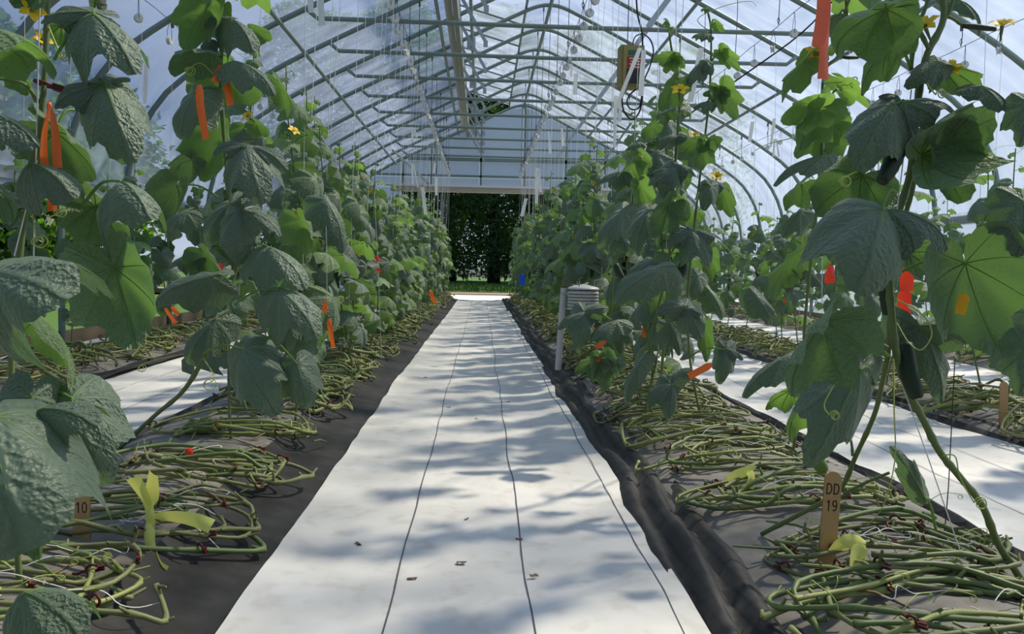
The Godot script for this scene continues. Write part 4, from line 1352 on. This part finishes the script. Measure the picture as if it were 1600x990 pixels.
	for k in [
		[1104, 12, 1095, 18, 2.68, -0.2, 0.8, 0.5, 0.4, 0.2, 1.2, 3, 0.0, 0, 0, 0.9],
		[1104, 14, 1112, 18, 2.68, 0.2, 0.8, 0.5, 0.4, 0.2, 1.2, 3, 0.0, 0, 0, 0.9],
		[1104, 52, 1080, 60, 2.68, -0.2, 0.7, 0.5, 0.4, 0.2, 0.9, 1, 0.0, 1108, 66],
		[1118, 36, 1132, 50, 2.68, 0.2, 0.4, -0.8, 0.4, 0.3, 0.9, 3, 0.0, 1110, 42, 0.8],
		[1130, 84, 1158, 112, 2.66, 0.3, 0.3, -0.9, 0.4, 0.3, 0.6, 3, 0.0, 1111, 98, 1.0],
		[1128, 82, 1130, 102, 2.66, 0.0, 0.3, -1.0, 0.4, 0.3, 1.2, 3, 0.0, 0, 0, 0.8],
		[1096, 98, 1074, 140, 2.62, -0.4, 0.5, 0.8, 0.6, 0.4, 0.7, 0, 0.0, 1109, 116],
		[1104, 96, 1112, 118, 2.6, 0.0, 0.4, 1.0, 0.5, 0.3, 1.3, 0, 0.0, 0, 0],
		[1128, 143, 1152, 188, 2.6, 0.2, 0.25, -1.0, 0.4, 0.2, 0.8, 2, 0.0, 1108, 168, 1.3],
		[1124, 144, 1098, 148, 2.6, -0.1, 0.25, -1.0, 0.4, 0.2, 0.8, 2, 0.0, 0, 0, 1.2],
		[1126, 145, 1115, 166, 2.6, 0.0, 0.25, -1.0, 0.4, 0.2, 1.2, 2, 0.0, 0, 0, 1.0],
		[1108, 158, 1082, 170, 2.58, -0.2, 0.6, 0.8, 0.5, 0.4, 0.9, 0, 0.0, 1106, 170],
		[1108, 226, 1130, 216, 2.6, 0.1, 0.25, -1.0, 0.4, 0.2, 1.1, 2, 0.0, 1100, 240],
		[1092, 222, 1060, 234, 2.6, -0.1, 0.25, -1.0, 0.4, 0.2, 0.9, 2, 0.0, 0, 0],
		[1098, 232, 1094, 268, 2.6, 0.0, 0.25, -1.0, 0.4, 0.2, 1.1, 2, 0.0, 0, 0],
		[1110, 290, 1098, 330, 2.6, -0.1, 0.5, 0.9, 0.5, 0.3, 0.9, 0, 0.0, 1092, 300],
		[1112, 280, 1140, 300, 2.65, 0.3, 0.8, 0.5, 0.5, 0.4, 0.9, 0, 0.0, 0, 0],
		[1130, 300, 1144, 340, 2.7, 0.3, 0.3, -1.0, 0.5, 0.3, 0.8, 2, 0.0, 0, 0],
		[1050, 212, 1028, 234, 2.66, -0.2, 0.6, 0.8, 0.5, 0.3, 0.9, 0, 0.0, 0, 0],
		[1066, 212, 1084, 226, 2.66, 0.1, 0.8, 0.6, 0.5, 0.3, 1.0, 0, 0.0, 0, 0],
		[1022, 196, 1004, 218, 2.75, -0.2, 0.4, -0.9, 0.5, 0.3, 0.9, 2, 0.0, 0, 0],
		[1110, 400, 1112, 440, 2.75, 0.2, 0.2, -1.0, 0.5, 0.3, 0.7, 2, 0.0, 0, 0],
		[1085, 330, 1062, 352, 2.85, -0.2, 0.5, -0.8, 0.5, 0.3, 1.0, 2, 0.0, 0, 0],
		[1090, 430, 1080, 470, 2.9, -0.2, 0.5, 0.8, 0.5, 0.3, 1.0, 0, 0.0, 0, 0],
		[1110, 455, 1128, 500, 2.9, 0.2, 0.6, 0.8, 0.5, 0.4, 0.9, 1, 0.0, 0, 0]]: leaf_at(v, k)
	flower_at(v, 1120, 276, 2.7, 1.0)
	flower_at(v, 1086, 212, 2.65, 0.9)
	tendril_at(v, [[1111, 50, 2.7], [1090, 30, 2.68], [1130, 10, 2.66], [1170, 2, 2.64], [1182, 10, 2.64]])
	tendril_at(v, [[1092, 300, 2.6], [1085, 320, 2.58], [1075, 325, 2.58]], 0.008)

	v = thing("cucumber_vine", "low star-leaved vine in front of the white sensor post", "cucumber vine")
	tips_of.append(v)
	stem_of(v, [[1000, 620, 3.5], [990, 575, 3.4], [960, 545, 3.3], [955, 480, 3.2], [962, 410, 3.15], [985, 340, 3.1], [990, 290, 3.1], [996, 230, 3.1]], 0.005, 0.0034)
	for k in [
		[914, 490, 900, 550, 3.1, -0.05, 0.35, 1.0, 0.5, 0.3, 0.7, 0, 0.0, 955, 500, 0.8],
		[912, 488, 872, 514, 3.1, -0.2, 0.6, 0.8, 0.6, 0.4, 0.7, 0, 0.0, 0, 0, 0.8],
		[917, 486, 952, 482, 3.1, 0.1, 0.5, 0.9, 0.6, 0.3, 0.9, 0, 0.0, 0, 0, 0.6],
		[938, 562, 946, 612, 3.0, 0.05, 0.2, -1.0, 0.4, 0.2, 0.9, 1, 0.0, 985, 560, 0.8],
		[940, 558, 978, 576, 3.0, 0.1, 0.35, 1.0, 0.5, 0.3, 1.2, 0, 0.0, 0, 0, 0.7],
		[934, 562, 898, 582, 3.0, -0.1, 0.25, -1.0, 0.4, 0.25, 1.0, 1, 0.0, 0, 0, 0.7],
		[962, 500, 918, 540, 3.1, -0.4, 0.7, 0.6, 0.6, 0.4, 0.7, 0, 0.0, 0, 0],
		[975, 510, 985, 540, 3.15, 0.2, 0.4, 0.9, 0.5, 0.3, 1.1, 0, 0.0, 0, 0],
		[972, 330, 936, 392, 3.0, -0.2, 0.6, 0.8, 0.5, 0.4, 0.8, 0, 0.0, 986, 340],
		[968, 366, 982, 400, 3.0, 0.1, 0.5, 0.9, 0.5, 0.4, 0.8, 0, 0.0, 0, 0],
		[986, 260, 962, 300, 3.05, -0.3, 0.3, -1.0, 0.5, 0.3, 0.9, 2, 0.0, 0, 0],
		[1000, 290, 1014, 330, 3.05, 0.1, 0.3, -1.0, 0.5, 0.3, 0.9, 2, 0.0, 0, 0],
		[975, 268, 930, 290, 3.05, -0.4, 0.7, 0.6, 0.6, 0.4, 0.7, 0, 0.0, 0, 0],
		[998, 222, 978, 236, 3.05, -0.2, 0.7, 0.6, 0.6, 0.4, 1.0, 0, 0.0, 0, 0],
		[1000, 240, 1018, 262, 3.05, 0.2, 0.3, -1.0, 0.5, 0.3, 1.0, 2, 0.0, 0, 0],
		[1020, 450, 1012, 492, 3.1, -0.1, 0.3, -1.0, 0.5, 0.3, 1.0, 1, 0.0, 0, 0]]: leaf_at(v, k)
	tendril_at(v, [[1000, 250, 3.05], [1004, 246, 3.0], [1000, 243, 3.0]], 0.012)

	# the growing tips above the frame
	for q in [["", 0, 92, -150, 1.55], ["", 1, 351, -60, 2.35], ["", 2, 1448, -160, 1.5], ["", 4, 1319, -50, 2.2]]:
		var owner_ := tips_of[q[1]] as Node3D
		for i in 5:
			var f := i / 4.0
			part("leaf", leaf_young[i % leaf_young.size()], owner_, Transform3D(Basis(Vector3.UP, 2.4 * i) * lerpf(1.6, 0.7, f), pt(q[2], q[3] + 70 - 130.0 * f * 1.5 / q[4], q[4])))
	# two bare twines and two tight strands near the lens
	for q in [[585, 300, 596, 560, 4.4, "pale twine carrying the small red ribbons of the left row"], [508, 300, 511, 480, 3.3, "pale twine above the orange ribbon by the left heap of stems"], [330, -800, 338, 190, 2.33, "pale twine beside the second left stem, near the orange bow"], [1300, -880, 1284, 470, 2.17, "pale twine up the thin pointed-leaf vine"], [1424, 140, 1388, 430, 1.49, "pale twine wound along the nearest right stem"], [1395, 560, 1500, 860, 1.58, "pale twine along the leaning lower right stem"], [95, -1400, 52, 420, 1.5, "pale twine hanging beside the leftmost stem"], [58, 250, 22, 400, 1.5, "pale strand slanting across the leftmost stem"]]:
		var b := MB.new()
		b.tube([pt(q[0], q[1], q[4]), pt((q[0] + q[2]) / 2.0 + 1.0, (q[1] + q[3]) / 2.0, q[4]), pt(q[2], q[3], q[4])], 0.0012, 5)
		solo("support_twine", b.mesh(M["twine"]), q[5], "twine")
	var b := MB.new()
	b.tube([pt(1492, 560, 2.1), pt(1482, 760, 2.05), pt(1470, 900, 2.0)], 0.0014, 5)
	solo("wire_stay", b.mesh(M["black_cable"]), "thin dark rod standing right of the lettered stake", "wire")


# ---------------------------------------------------------------- ribbons, stakes, instruments

func tape(label: String, m: String, tails: Array, width: float, knot := false) -> void:
	var o := thing("ribbon", label, "ribbon")
	for t in tails:
		var q := []
		for k in t: q.append(pt(k[0], k[1], k[2]))
		q = smooth(q, 5)
		var rows := []
		for i in q.size():
			var f := float(i) / (q.size() - 1)
			var tan_: Vector3 = (q[mini(i + 1, q.size() - 1)] - q[maxi(i - 1, 0)]).normalized()
			var side := tan_.cross(cam_basis.z).normalized().rotated(tan_, 0.5 * sin(f * 3.0 + t[0][0]))
			var w := width * (0.5 + 0.5 * smoothstep(0.0, 0.25, f)) / 2
			var up := side.cross(tan_) * width * 0.10
			rows.append([q[i] - side * w, q[i] - side * w * 0.3 + up, q[i] + side * w * 0.3 + up, q[i] + side * w])
		var b := MB.new()
		b.grid(rows)
		part("tail", b.mesh(M[m]), o)
	if knot:
		var b := MB.new()
		var c := pt(tails[0][0][0], tails[0][0][1], tails[0][0][2])
		b.tube([c - Vector3(0, width * 0.4, 0), c, c + Vector3(0, width * 0.4, 0)], [width * 0.25, width * 0.32, width * 0.2], 7)
		part("knot", b.mesh(M[m]), o)


func ribbons() -> void:
	tape("long orange flagging ribbon knotted on the leftmost stem", "orange_tape", [[[77, 165, 1.5], [70, 205, 1.5], [69, 250, 1.5], [80, 300, 1.52], [82, 330, 1.52]], [[77, 165, 1.49], [86, 205, 1.47], [90, 262, 1.46]]], 0.0155, true)
	tape("orange ribbon tied in a bow on the second left stem, with a salmon tail", "orange_tape", [[[343, 106, 2.28], [352, 125, 2.27], [358, 150, 2.27], [360, 165, 2.27]], [[343, 106, 2.28], [340, 120, 2.27], [334, 128, 2.26]], [[312, 132, 2.2], [313, 165, 2.2], [322, 218, 2.2]]], 0.021, true)
	tape("wide orange ribbon hanging down from the upper right frame", "salmon_tape", [[[1288, -30, 2.1], [1286, 20, 2.1], [1278, 74, 2.1]], [[1291, -20, 2.12], [1288, 60, 2.12], [1286, 124, 2.12]]], 0.034)
	tape("bright red-orange ribbon behind the nearest right stem", "red_tape", [[[1414, 405, 1.85], [1416, 430, 1.85], [1417, 455, 1.85]], [[1414, 452, 1.87], [1413, 475, 1.87], [1411, 502, 1.87]]], 0.030)
	tape("red ribbon scrap left of the big right leaf", "red_tape", [[[1299, 412, 2.5], [1297, 428, 2.5], [1296, 442, 2.5]]], 0.030)
	tape("orange ribbon scrap lying sideways under the tall right vines", "orange_tape", [[[1112, 569, 2.4], [1095, 578, 2.4], [1076, 588, 2.4]]], 0.022)
	tape("two-tailed orange ribbon over the second right white strip", "orange_tape", [[[1012, 492, 4.2], [1008, 508, 4.2], [1006, 527, 4.2]], [[1014, 495, 4.2], [1017, 510, 4.2], [1018, 520, 4.2]]], 0.026)
	tape("red-orange ribbon beside the white sensor post", "red_tape", [[[929, 511, 4.0], [924, 518, 4.0], [919, 526, 4.0]]], 0.030)
	tape("small orange ribbon below the sensor post ribbon", "orange_tape", [[[949, 528, 4.0], [942, 536, 4.0], [930, 543, 4.0]]], 0.022)
	tape("tiny orange ribbon low in the star-leaved vine", "orange_tape", [[[936, 553, 3.0], [936, 558, 2.99], [933, 564, 2.98]]], 0.017)
	tape("orange ribbon hanging by the left heap of stems", "orange_tape", [[[514, 498, 3.3], [517, 520, 3.3], [521, 543, 3.3]], [[510, 470, 3.3], [508, 478, 3.3], [506, 488, 3.3]]], 0.021)
	tape("small red ribbon on a stem of the left row, upper one", "red_tape", [[[587, 400, 4.4], [590, 404, 4.4], [592, 408, 4.4]]], 0.026)
	tape("small red ribbon on a stem of the left row, lower one", "red_tape", [[[590, 419, 4.4], [592, 422, 4.4], [594, 426, 4.4]]], 0.022)
	tape("narrow orange ribbon at the foot of the far left row", "orange_tape", [[[671, 453, 10.0], [675, 462, 10.0], [680, 474, 10.0]]], 0.05)
	tape("orange ribbon in the second right row, hanging straight", "red_tape", [[[1188, 461, 7.4], [1189, 470, 7.4], [1190, 478, 7.4]]], 0.036)
	tape("orange ribbon in the second right row, leaning", "orange_tape", [[[1231, 459, 6.9], [1227, 470, 6.9], [1223, 485, 6.9]]], 0.031)
	tape("amber ribbon between the tall right vines", "amber_tape", [[[1084, 419, 3.0], [1089, 431, 3.0], [1096, 446, 3.0]]], 0.026)
	tape("amber ribbon in front of the pale right leaf", "amber_tape", [[[1508, 459, 1.44], [1504, 472, 1.44], [1500, 491, 1.44]]], 0.018)
	tape("blue ribbon behind the large left leaf", "blue_tape", [[[204, 389, 6.2], [209, 405, 6.2], [214, 425, 6.2]]], 0.058)
	tape("blue ribbon deep in the right walkway row", "blue_tape", [[[815, 428, 7.2], [816, 436, 7.2], [816, 445, 7.2]]], 0.05)
	tape("orange ribbon low behind the large left leaf", "orange_tape", [[[258, 481, 4.6], [265, 492, 4.6], [275, 505, 4.6]], [[268, 479, 4.6], [274, 486, 4.6], [279, 492, 4.6]]], 0.026)
	tape("red scrap of ribbon above the elongated dark left leaf", "red_tape", [[[340, 412, 2.6], [343, 416, 2.6], [347, 420, 2.6]]], 0.022)
	tape("big yellow ribbon splayed over the lower left heap of stems", "yellow_tape", [[[236, 835, 1.95], [232, 790, 1.93], [208, 745, 1.9]], [[234, 790, 1.93], [238, 765, 1.92], [240, 738, 1.9]], [[240, 806, 1.95], [275, 807, 1.93], [305, 812, 1.92], [331, 822, 1.92]], [[232, 818, 1.94], [236, 850, 1.9], [248, 880, 1.86], [262, 894, 1.84]]], 0.034, true)
	tape("yellow ribbon scrap on the right heap, the farther one", "yellow_tape", [[[1180, 729, 2.45], [1168, 735, 2.44], [1150, 742, 2.44], [1138, 750, 2.45]], [[1172, 735, 2.43], [1174, 748, 2.42], [1170, 762, 2.42]]], 0.030)
	tape("yellow ribbon crumpled at the foot of the lettered stake", "yellow_tape", [[[1352, 850, 1.83], [1332, 845, 1.83], [1316, 850, 1.83], [1302, 862, 1.84]], [[1346, 850, 1.82], [1340, 868, 1.81], [1334, 888, 1.8]]], 0.034)
	tape("small red and white tag left of the lettered stake", "red_tape", [[[1297, 784, 2.1], [1303, 796, 2.1], [1309, 811, 2.1]]], 0.022)
	tape("small pink tag on the left heap of stems", "red_tape", [[[293, 700, 2.5], [296, 706, 2.5], [297, 713, 2.5]]], 0.022)
	# pale strips of spare twine tape hanging from the wires
	var k := 0
	var strips := [[500, -10, 503, 40, 6.4, 0.055], [484, -10, 486, 20, 6.4, 0.05], [229, 88, 226, 162, 4.2, 0.022], [1000, 75, 962, 170, 4.5, 0.025], [1006, 78, 1001, 150, 4.5, 0.03], [962, 150, 960, 230, 6.5, 0.03], [970, 150, 968, 190, 6.5, 0.03], [857, 205, 860, 240, 9.5, 0.03], [878, 200, 880, 228, 9.5, 0.035], [893, 100, 892, 120, 9.0, 0.02], [900, 115, 898, 148, 9.0, 0.05], [645, 200, 644, 222, 10.5, 0.035], [647, 200, 651, 215, 10.5, 0.03], [644, 255, 645, 288, 10.5, 0.03], [646, 256, 653, 293, 10.5, 0.02], [660, 292, 665, 335, 9.0, 0.04], [682, 276, 682, 305, 11.5, 0.035], [680, 254, 678, 270, 11.5, 0.03], [840, 263, 838, 318, 10.0, 0.045], [842, 265, 845, 300, 10.0, 0.035], [822, 310, 815, 338, 11.0, 0.05], [1176, 190, 1171, 222, 6.0, 0.028], [1210, 185, 1204, 230, 6.0, 0.022], [1210, 217, 1208, 245, 6.0, 0.016], [1213, 217, 1217, 245, 6.0, 0.016], [1096, 75, 1078, 160, 4.0, 0.03]]
	strips.sort_custom(func(a, b): return a[2] < b[2])
	for q in strips:
		var c := Vector2((q[0] + q[2]) / 2.0, (q[1] + q[3]) / 2.0)
		var wh := "over the left row" if q[0] < 700 else ("over the right row" if q[0] < 1000 else "right of the tan box")
		var rows := []
		for i in 6:
			var f := i / 5.0
			var p := pt(lerpf(q[0], q[2], f), lerpf(q[1], q[3], f), q[4])
			var s := Vector3(q[5] / 2, 0, 0).rotated(Vector3.UP, 0.4 * sin(f * 4.0 + k))
			rows.append([p - s, p + Vector3(0, 0, 0.004), p + s])
		var b := MB.new()
		b.grid(rows)
		k += 1
		solo("hanging_strip", b.mesh(M["white_tape"]), "white plastic strip hanging %s, %s strip from the photo's left edge" % [wh, ordinal(k)], "strip", "white strips " + wh)


func stake(label: String, at: Vector3, lean: float, h: float, w: float, lines: Array) -> void:
	var o := thing("wooden_stake", label, "stake", at)
	o.rotation = Vector3(-0.05, 0.0, -lean)
	var out := []
	for i in 9:
		var a := PI * i / 8.0
		out.append(Vector2(-cos(a) * w / 2, h - w / 2 + sin(a) * w / 2))
	var b := MB.new()
	var rows := [[], [], [], []]
	for p in out:
		rows[0].append(Vector3(p.x, -0.03, 0.002))
		rows[1].append(Vector3(p.x, p.y, 0.002))
		rows[2].append(Vector3(p.x, p.y, -0.002))
		rows[3].append(Vector3(p.x, -0.03, -0.002))
	b.grid(rows)
	part("blade", b.mesh(M["stake"]), o)
	var y := h - w * 1.0
	for t in lines:
		var tm := TextMesh.new()
		var f := SystemFont.new()
		f.font_names = PackedStringArray(["Droid Sans"])
		tm.font = f
		tm.text = t
		tm.font_size = 32
		tm.pixel_size = w * 0.72 / 32.0
		tm.depth = 0.0006
		tm.material = M["ink"]
		part("handwriting", tm, o, Transform3D(Basis.from_scale(Vector3(0.85, 1.15, 1)), Vector3(0, y, 0.0024)))
		y -= w * 0.95


func instruments() -> void:
	stake("wooden stake lettered DD 19 standing in the right heap of stems", Vector3(0.815, 0.06, -1.79), 0.06, 0.262, 0.041, ["DD", "19"])
	stake("wooden stake marked 10 half hidden behind the big left leaf", gp(128, 862, 0.07), -0.02, 0.19, 0.042, ["", "10"])
	stake("plain wooden stake in the second right bed", gp(1567, 668, 0.07), 0.0, 0.22, 0.042, [])
	stake("plain wooden stake in the far left bed", gp(174, 552, 0.07), 0.05, 0.22, 0.055, [])
	# sensor post and its louvred shield
	var base := pt(872, 577, 5.3)
	var o := thing("sensor_post", "white plastic pipe post standing in the right bed", "post")
	var b := MB.new()
	b.tube([base, pt(881, 449, 5.2)], 0.021, 12)
	part("pipe", b.mesh(M["pvc"]), o)
	b = MB.new()
	b.tube([pt(881, 449, 5.2), pt(881.3, 444, 5.2)], [0.02, 0.016], 10)
	part("cap", b.mesh(M["dry"]), o)
	var c := pt(911, 476, 5.15)
	o = thing("radiation_shield", "white louvred sensor shield beside the pipe post", "sensor shield", c)
	for i in 6:
		b = MB.new()
		var r := 0.098
		b.lathe([Vector2(0.02, 0.012), Vector2(r * 0.8, 0.012), Vector2(r, 0.004), Vector2(r + 0.006, -0.010), Vector2(r - 0.004, -0.010), Vector2(r * 0.78, 0.002), Vector2(0.02, 0.002)], 24, Vector3(0, i * 0.0205 - 0.02, 0))
		part("plate", b.mesh(M["shield"]), o)
	b = MB.new()
	b.lathe([Vector2(0, 0.03), Vector2(0.075, 0.014), Vector2(0.096, 0.008), Vector2(0.104, -0.004), Vector2(0.098, -0.006), Vector2(0, -0.004)], 24, Vector3(0, 0.105, 0))
	part("lid", b.mesh(M["pvc"]), o)
	for a in 3:
		b = MB.new()
		var p := Vector3(cos(a * 2.1) * 0.07, 0.10, sin(a * 2.1) * 0.07)
		b.tube([p - Vector3(0, 0.14, 0), p + Vector3(0, 0.05, 0)], 0.004, 6)
		part("rod", b.mesh(M["steel"]), o)
	b = MB.new()
	b.tube([Vector3(0, -0.03, 0), Vector3(0, -0.09, 0)], 0.012, 8)
	part("stem", b.mesh(M["pvc"]), o)
	b = MB.new()
	b.bar(Vector3(-0.135, 0.07, -0.06), Vector3(0, 0.07, 0), 0.02, 0.012)
	part("bracket", b.mesh(M["steel"]), o)
	# tan control box hanging from the frame
	c = pt(985, 106, 4.9)
	o = thing("control_box", "tan control box with green and red labels hanging from the frame on a wire", "control box", c)
	o.rotation.y = 0.05
	b = MB.new()
	b.box(Vector3(0, 0, 0), Vector3(0.145, 0.250, 0.10))
	part("case", b.mesh(M["box_tan"]), o)
	b = MB.new()
	b.box(Vector3(0.004, 0, 0.056), Vector3(0.125, 0.235, 0.016))
	part("lid", b.mesh(M["box_tan"]), o)
	b = MB.new()
	b.box(Vector3(0.012, 0.075, 0.066), Vector3(0.085, 0.028, 0.004))
	part("green_label", b.mesh(M["panel_green"]), o)
	b = MB.new()
	b.box(Vector3(0.012, 0.014, 0.066), Vector3(0.095, 0.074, 0.004))
	part("red_label", b.mesh(M["panel_red"]), o)
	for i in 4:
		b = MB.new()
		b.box(Vector3(0.012, 0.040 - 0.017 * i, 0.0685), Vector3(0.07 - 0.012 * (i % 2), 0.005, 0.001))
		part("print_line", b.mesh(M["print_white"]), o)
	b = MB.new()
	b.box(Vector3(0.010, -0.068, 0.066), Vector3(0.095, 0.086, 0.008))
	part("dark_panel", b.mesh(M["panel_dark"]), o)
	b = MB.new()
	b.tube([Vector3(-0.02, 0.125, 0), Vector3(-0.022, 0.155, 0), Vector3(-0.02, 1.28, 0)], 0.003, 5)
	part("hanging_wire", b.mesh(M["wire"]), o)
	b = MB.new()
	var p := []
	for k in [[993, -30, 4.85], [996, 20, 4.85], [1003, 50, 4.85], [1004, 75, 4.85], [1003, 120, 4.85], [1002, 165, 4.85], [990, 186, 4.85], [976, 176, 4.85], [972, 155, 4.85], [977, 138, 4.87]]: p.append(pt(k[0], k[1], k[2]))
	b.tube(smooth(p, 6), 0.0055, 6)
	p = []
	for k in [[1005, 52, 4.86], [1016, 62, 4.86], [1021, 80, 4.86], [1015, 105, 4.86], [1005, 130, 4.86], [1000, 165, 4.86], [988, 171, 4.86], [980, 162, 4.86], [984, 148, 4.87], [1004, 132, 4.87]]: p.append(pt(k[0], k[1], k[2]))
	b.tube(smooth(p, 6), 0.005, 6)
	p = []
	for k in [[1004, 52, 4.88], [992, 58, 4.88], [988, 74, 4.88]]: p.append(pt(k[0], k[1], k[2]))
	b.tube(smooth(p, 6), 0.004, 6)
	solo("power_cable", b.mesh(M["black_cable"]), "black cable looped behind and below the tan control box", "cable")
	# cable across the right roof
	b = MB.new()
	b.tube(smooth([pt(1320, -20, 7.2), pt(1252, 52, 7.3), pt(1150, 126, 7.6), pt(1040, 205, 8.2), pt(1010, 226, 9.0)], 5), 0.008, 6)
	solo("power_cable", b.mesh(M["black_cable"]), "black cable slung across the bows of the right roof slope", "cable")
	# dry scraps on the walkway cloth
	rng.seed = 31
	for q in [[700, 637], [770, 742], [812, 843], [728, 812], [665, 590], [735, 592], [690, 700], [795, 628], [643, 905], [835, 900], [600, 930], [745, 655], [720, 880], [560, 850]]:
		var g := gp(q[0], q[1], 0.03)
		b = MB.new()
		var rows := []
		for i in 4:
			rows.append([Vector3(-0.006, 0.001 + 0.004 * (i % 2), 0.007 * i - 0.01), Vector3(0, 0.005, 0.007 * i - 0.01 + 0.002), Vector3(0.006 - 0.001 * i, 0.001, 0.007 * i - 0.01)])
		b.grid(rows)
		solo("dry_scrap", b.mesh(M["dry"]), "tiny brown dry leaf scrap lying on the middle white walkway", "leaf scrap", "dry scraps on the walkway", Transform3D(Basis(Vector3.UP, rnd(0, 6)) * rnd(0.7, 1.3), g))


# ---------------------------------------------------------------- trees outside

func tree(label: String, at: Vector3, h: float, spread: float, low: float, n: int) -> void:
	var o := thing("tree", label, "tree", at)
	var b := MB.new()
	b.tube(smooth([Vector3(0, -0.3, 0), Vector3(rnd(-0.1, 0.1), h * 0.3, rnd(-0.1, 0.1)), Vector3(rnd(-0.3, 0.3), h * 0.62, 0), Vector3(0, h * 0.92, 0)], 4), taper(13, h * 0.026, 0.03), 8)
	var tips := []
	for i in 14:
		var y := rnd(maxf(low, 0.6), h * 0.9)
		var a := rnd(0, TAU)
		var reach := spread * (1.0 - 0.6 * absf(y / h - 0.45)) * rnd(0.5, 0.95)
		var t := Vector3(cos(a) * reach, y + reach * rnd(0.05, 0.4), sin(a) * reach)
		b.tube([Vector3(0, y, 0), Vector3(t.x * 0.5, y + reach * 0.2, t.z * 0.5), t], [h * 0.008, h * 0.005, 0.012], 5, false)
		tips.append(t)
	part("trunk", b.mesh(M["bark"]), o)
	var lf := MB.new()
	for i in 7:
		var p := Vector3(rnd(-0.22, 0.22), rnd(-0.2, 0.2), rnd(-0.22, 0.22))
		var d := Vector3(rnd(-1, 1), rnd(-0.8, 0.4), rnd(-1, 1)).normalized()
		var s := d.cross(Vector3(rnd(-1, 1), rnd(-1, 1), rnd(-1, 1)).normalized()).normalized()
		var l := rnd(0.13, 0.2)
		lf.grid([[p - s * 0.006, p + s * 0.006], [p + d * l * 0.4 - s * l * 0.26, p + d * l * 0.4 + s * l * 0.26], [p + d * l - s * 0.004, p + d * l + s * 0.004]])
	var mm := MultiMesh.new()
	mm.transform_format = MultiMesh.TRANSFORM_3D
	mm.mesh = lf.mesh(M["tree_leaf"])
	mm.instance_count = n
	for i in n:
		var p: Vector3
		if i % 3 == 0:
			p = tips[rng.randi() % tips.size()] + Vector3(rnd(-0.6, 0.6), rnd(-0.4, 0.5), rnd(-0.6, 0.6))
		else:
			var y := rnd(low, h)
			var rad: float = spread * sqrt(clampf(1.0 - pow((y - h * 0.42) / (h * 0.6), 2), 0.03, 1)) * pow(rng.randf(), 0.4)
			var a := rnd(0, TAU)
			p = Vector3(cos(a) * rad, y, sin(a) * rad)
		mm.set_instance_transform(i, Transform3D(Basis(Vector3.UP, rnd(0, 6)) * Basis(Vector3.RIGHT, rnd(-0.6, 0.6)) * rnd(0.8, 1.5), p))
	var crown := MultiMeshInstance3D.new()
	crown.name = "crown"
	crown.multimesh = mm
	crown.set_meta("kind", "stuff")
	o.add_child(crown)


func trees() -> void:
	rng.seed = 12
	var row := [["dark leafy tree straight beyond the far doorway", 0.6, -38.0], ["dark tree beyond the doorway, left of the central tree", -3.8, -37.0], ["dark tree beyond the doorway, right of the central tree", 4.6, -37.5], ["dark tree far left beyond the doorway", -8.5, -38.0], ["dark tree far right beyond the doorway", 9.5, -38.0], ["second tall tree behind the central doorway tree", -1.6, -42.0], ["second tall tree behind the right doorway tree", 2.8, -42.5]]
	for q in row: tree(q[0], Vector3(q[1], 0, q[2]), rnd(11, 13), 3.2, 0.5, 3600)
	for q in [["shady tree outside the left side wall, nearest one", -9.5, -5.0], ["shady tree outside the left side wall, second one", -10.5, -10.0], ["shady tree outside the left side wall, third one", -10.0, -15.5], ["shady tree outside the left side wall, farthest one", -11.0, -21.0]]: tree(q[0], Vector3(q[1], 0, q[2]), rnd(5.0, 6.0), 2.6, 0.2, 2600)


# ---------------------------------------------------------------- scene

func set_view() -> void:
	# the lens: the walkway's vanishing point stands at (752, 418) of the frame, with a slight roll
	var d := Vector3((752.0 - 800.0) / FOCAL, (495.0 - 418.0) / FOCAL, -1.0).normalized()
	var r := deg_to_rad(1.0)
	var u := Vector3(sin(r), cos(r), 0)
	u = (u - d * d.dot(u)).normalized()
	cam_basis = Basis(d.cross(u), u, -d).transposed()


func _ready() -> void:
	set_view()
	var cam := Camera3D.new()
	cam.name = "camera"
	cam.transform = Transform3D(cam_basis, EYE)
	cam.fov = rad_to_deg(2.0 * atan(495.0 / FOCAL))
	cam.near = 0.05
	cam.far = 300.0
	add_child(cam)
	var sky := ProceduralSkyMaterial.new()
	sky.sky_top_color = Color(0.46, 0.58, 0.78)
	sky.sky_horizon_color = Color(0.78, 0.83, 0.90)
	sky.sky_curve = 0.15
	sky.ground_bottom_color = Color(0.20, 0.22, 0.16)
	sky.ground_horizon_color = Color(0.45, 0.48, 0.42)
	sky.sky_energy_multiplier = 1.0
	var env := Environment.new()
	env.background_mode = Environment.BG_SKY
	env.sky = Sky.new()
	env.sky.sky_material = sky
	env.tonemap_mode = Environment.TONE_MAPPER_LINEAR
	env.tonemap_exposure = 0.92
	env.sdfgi_enabled = true
	env.ssao_enabled = true
	env.ssil_enabled = true
	var we := WorldEnvironment.new()
	we.name = "world"
	we.environment = env
	add_child(we)
	var sun := DirectionalLight3D.new()
	sun.name = "sun"
	sun.light_color = Color(1.0, 0.96, 0.88)
	sun.light_energy = 2.8
	sun.light_angular_distance = 3.0
	sun.shadow_enabled = true
	sun.sky_mode = DirectionalLight3D.SKY_MODE_LIGHT_ONLY
	add_child(sun)
	sun.look_at_from_position(Vector3(0.56, 0.76, -0.33) * 30.0, Vector3.ZERO)
	noise.seed = 8
	noise.frequency = 0.03
	noise.fractal_octaves = 2
	rng.seed = 1

	make_materials()
	ground()
	house()
	trees()
	wires()
	rows_of_vines()
	heaps()
	near_vines()
	ribbons()
	instruments()
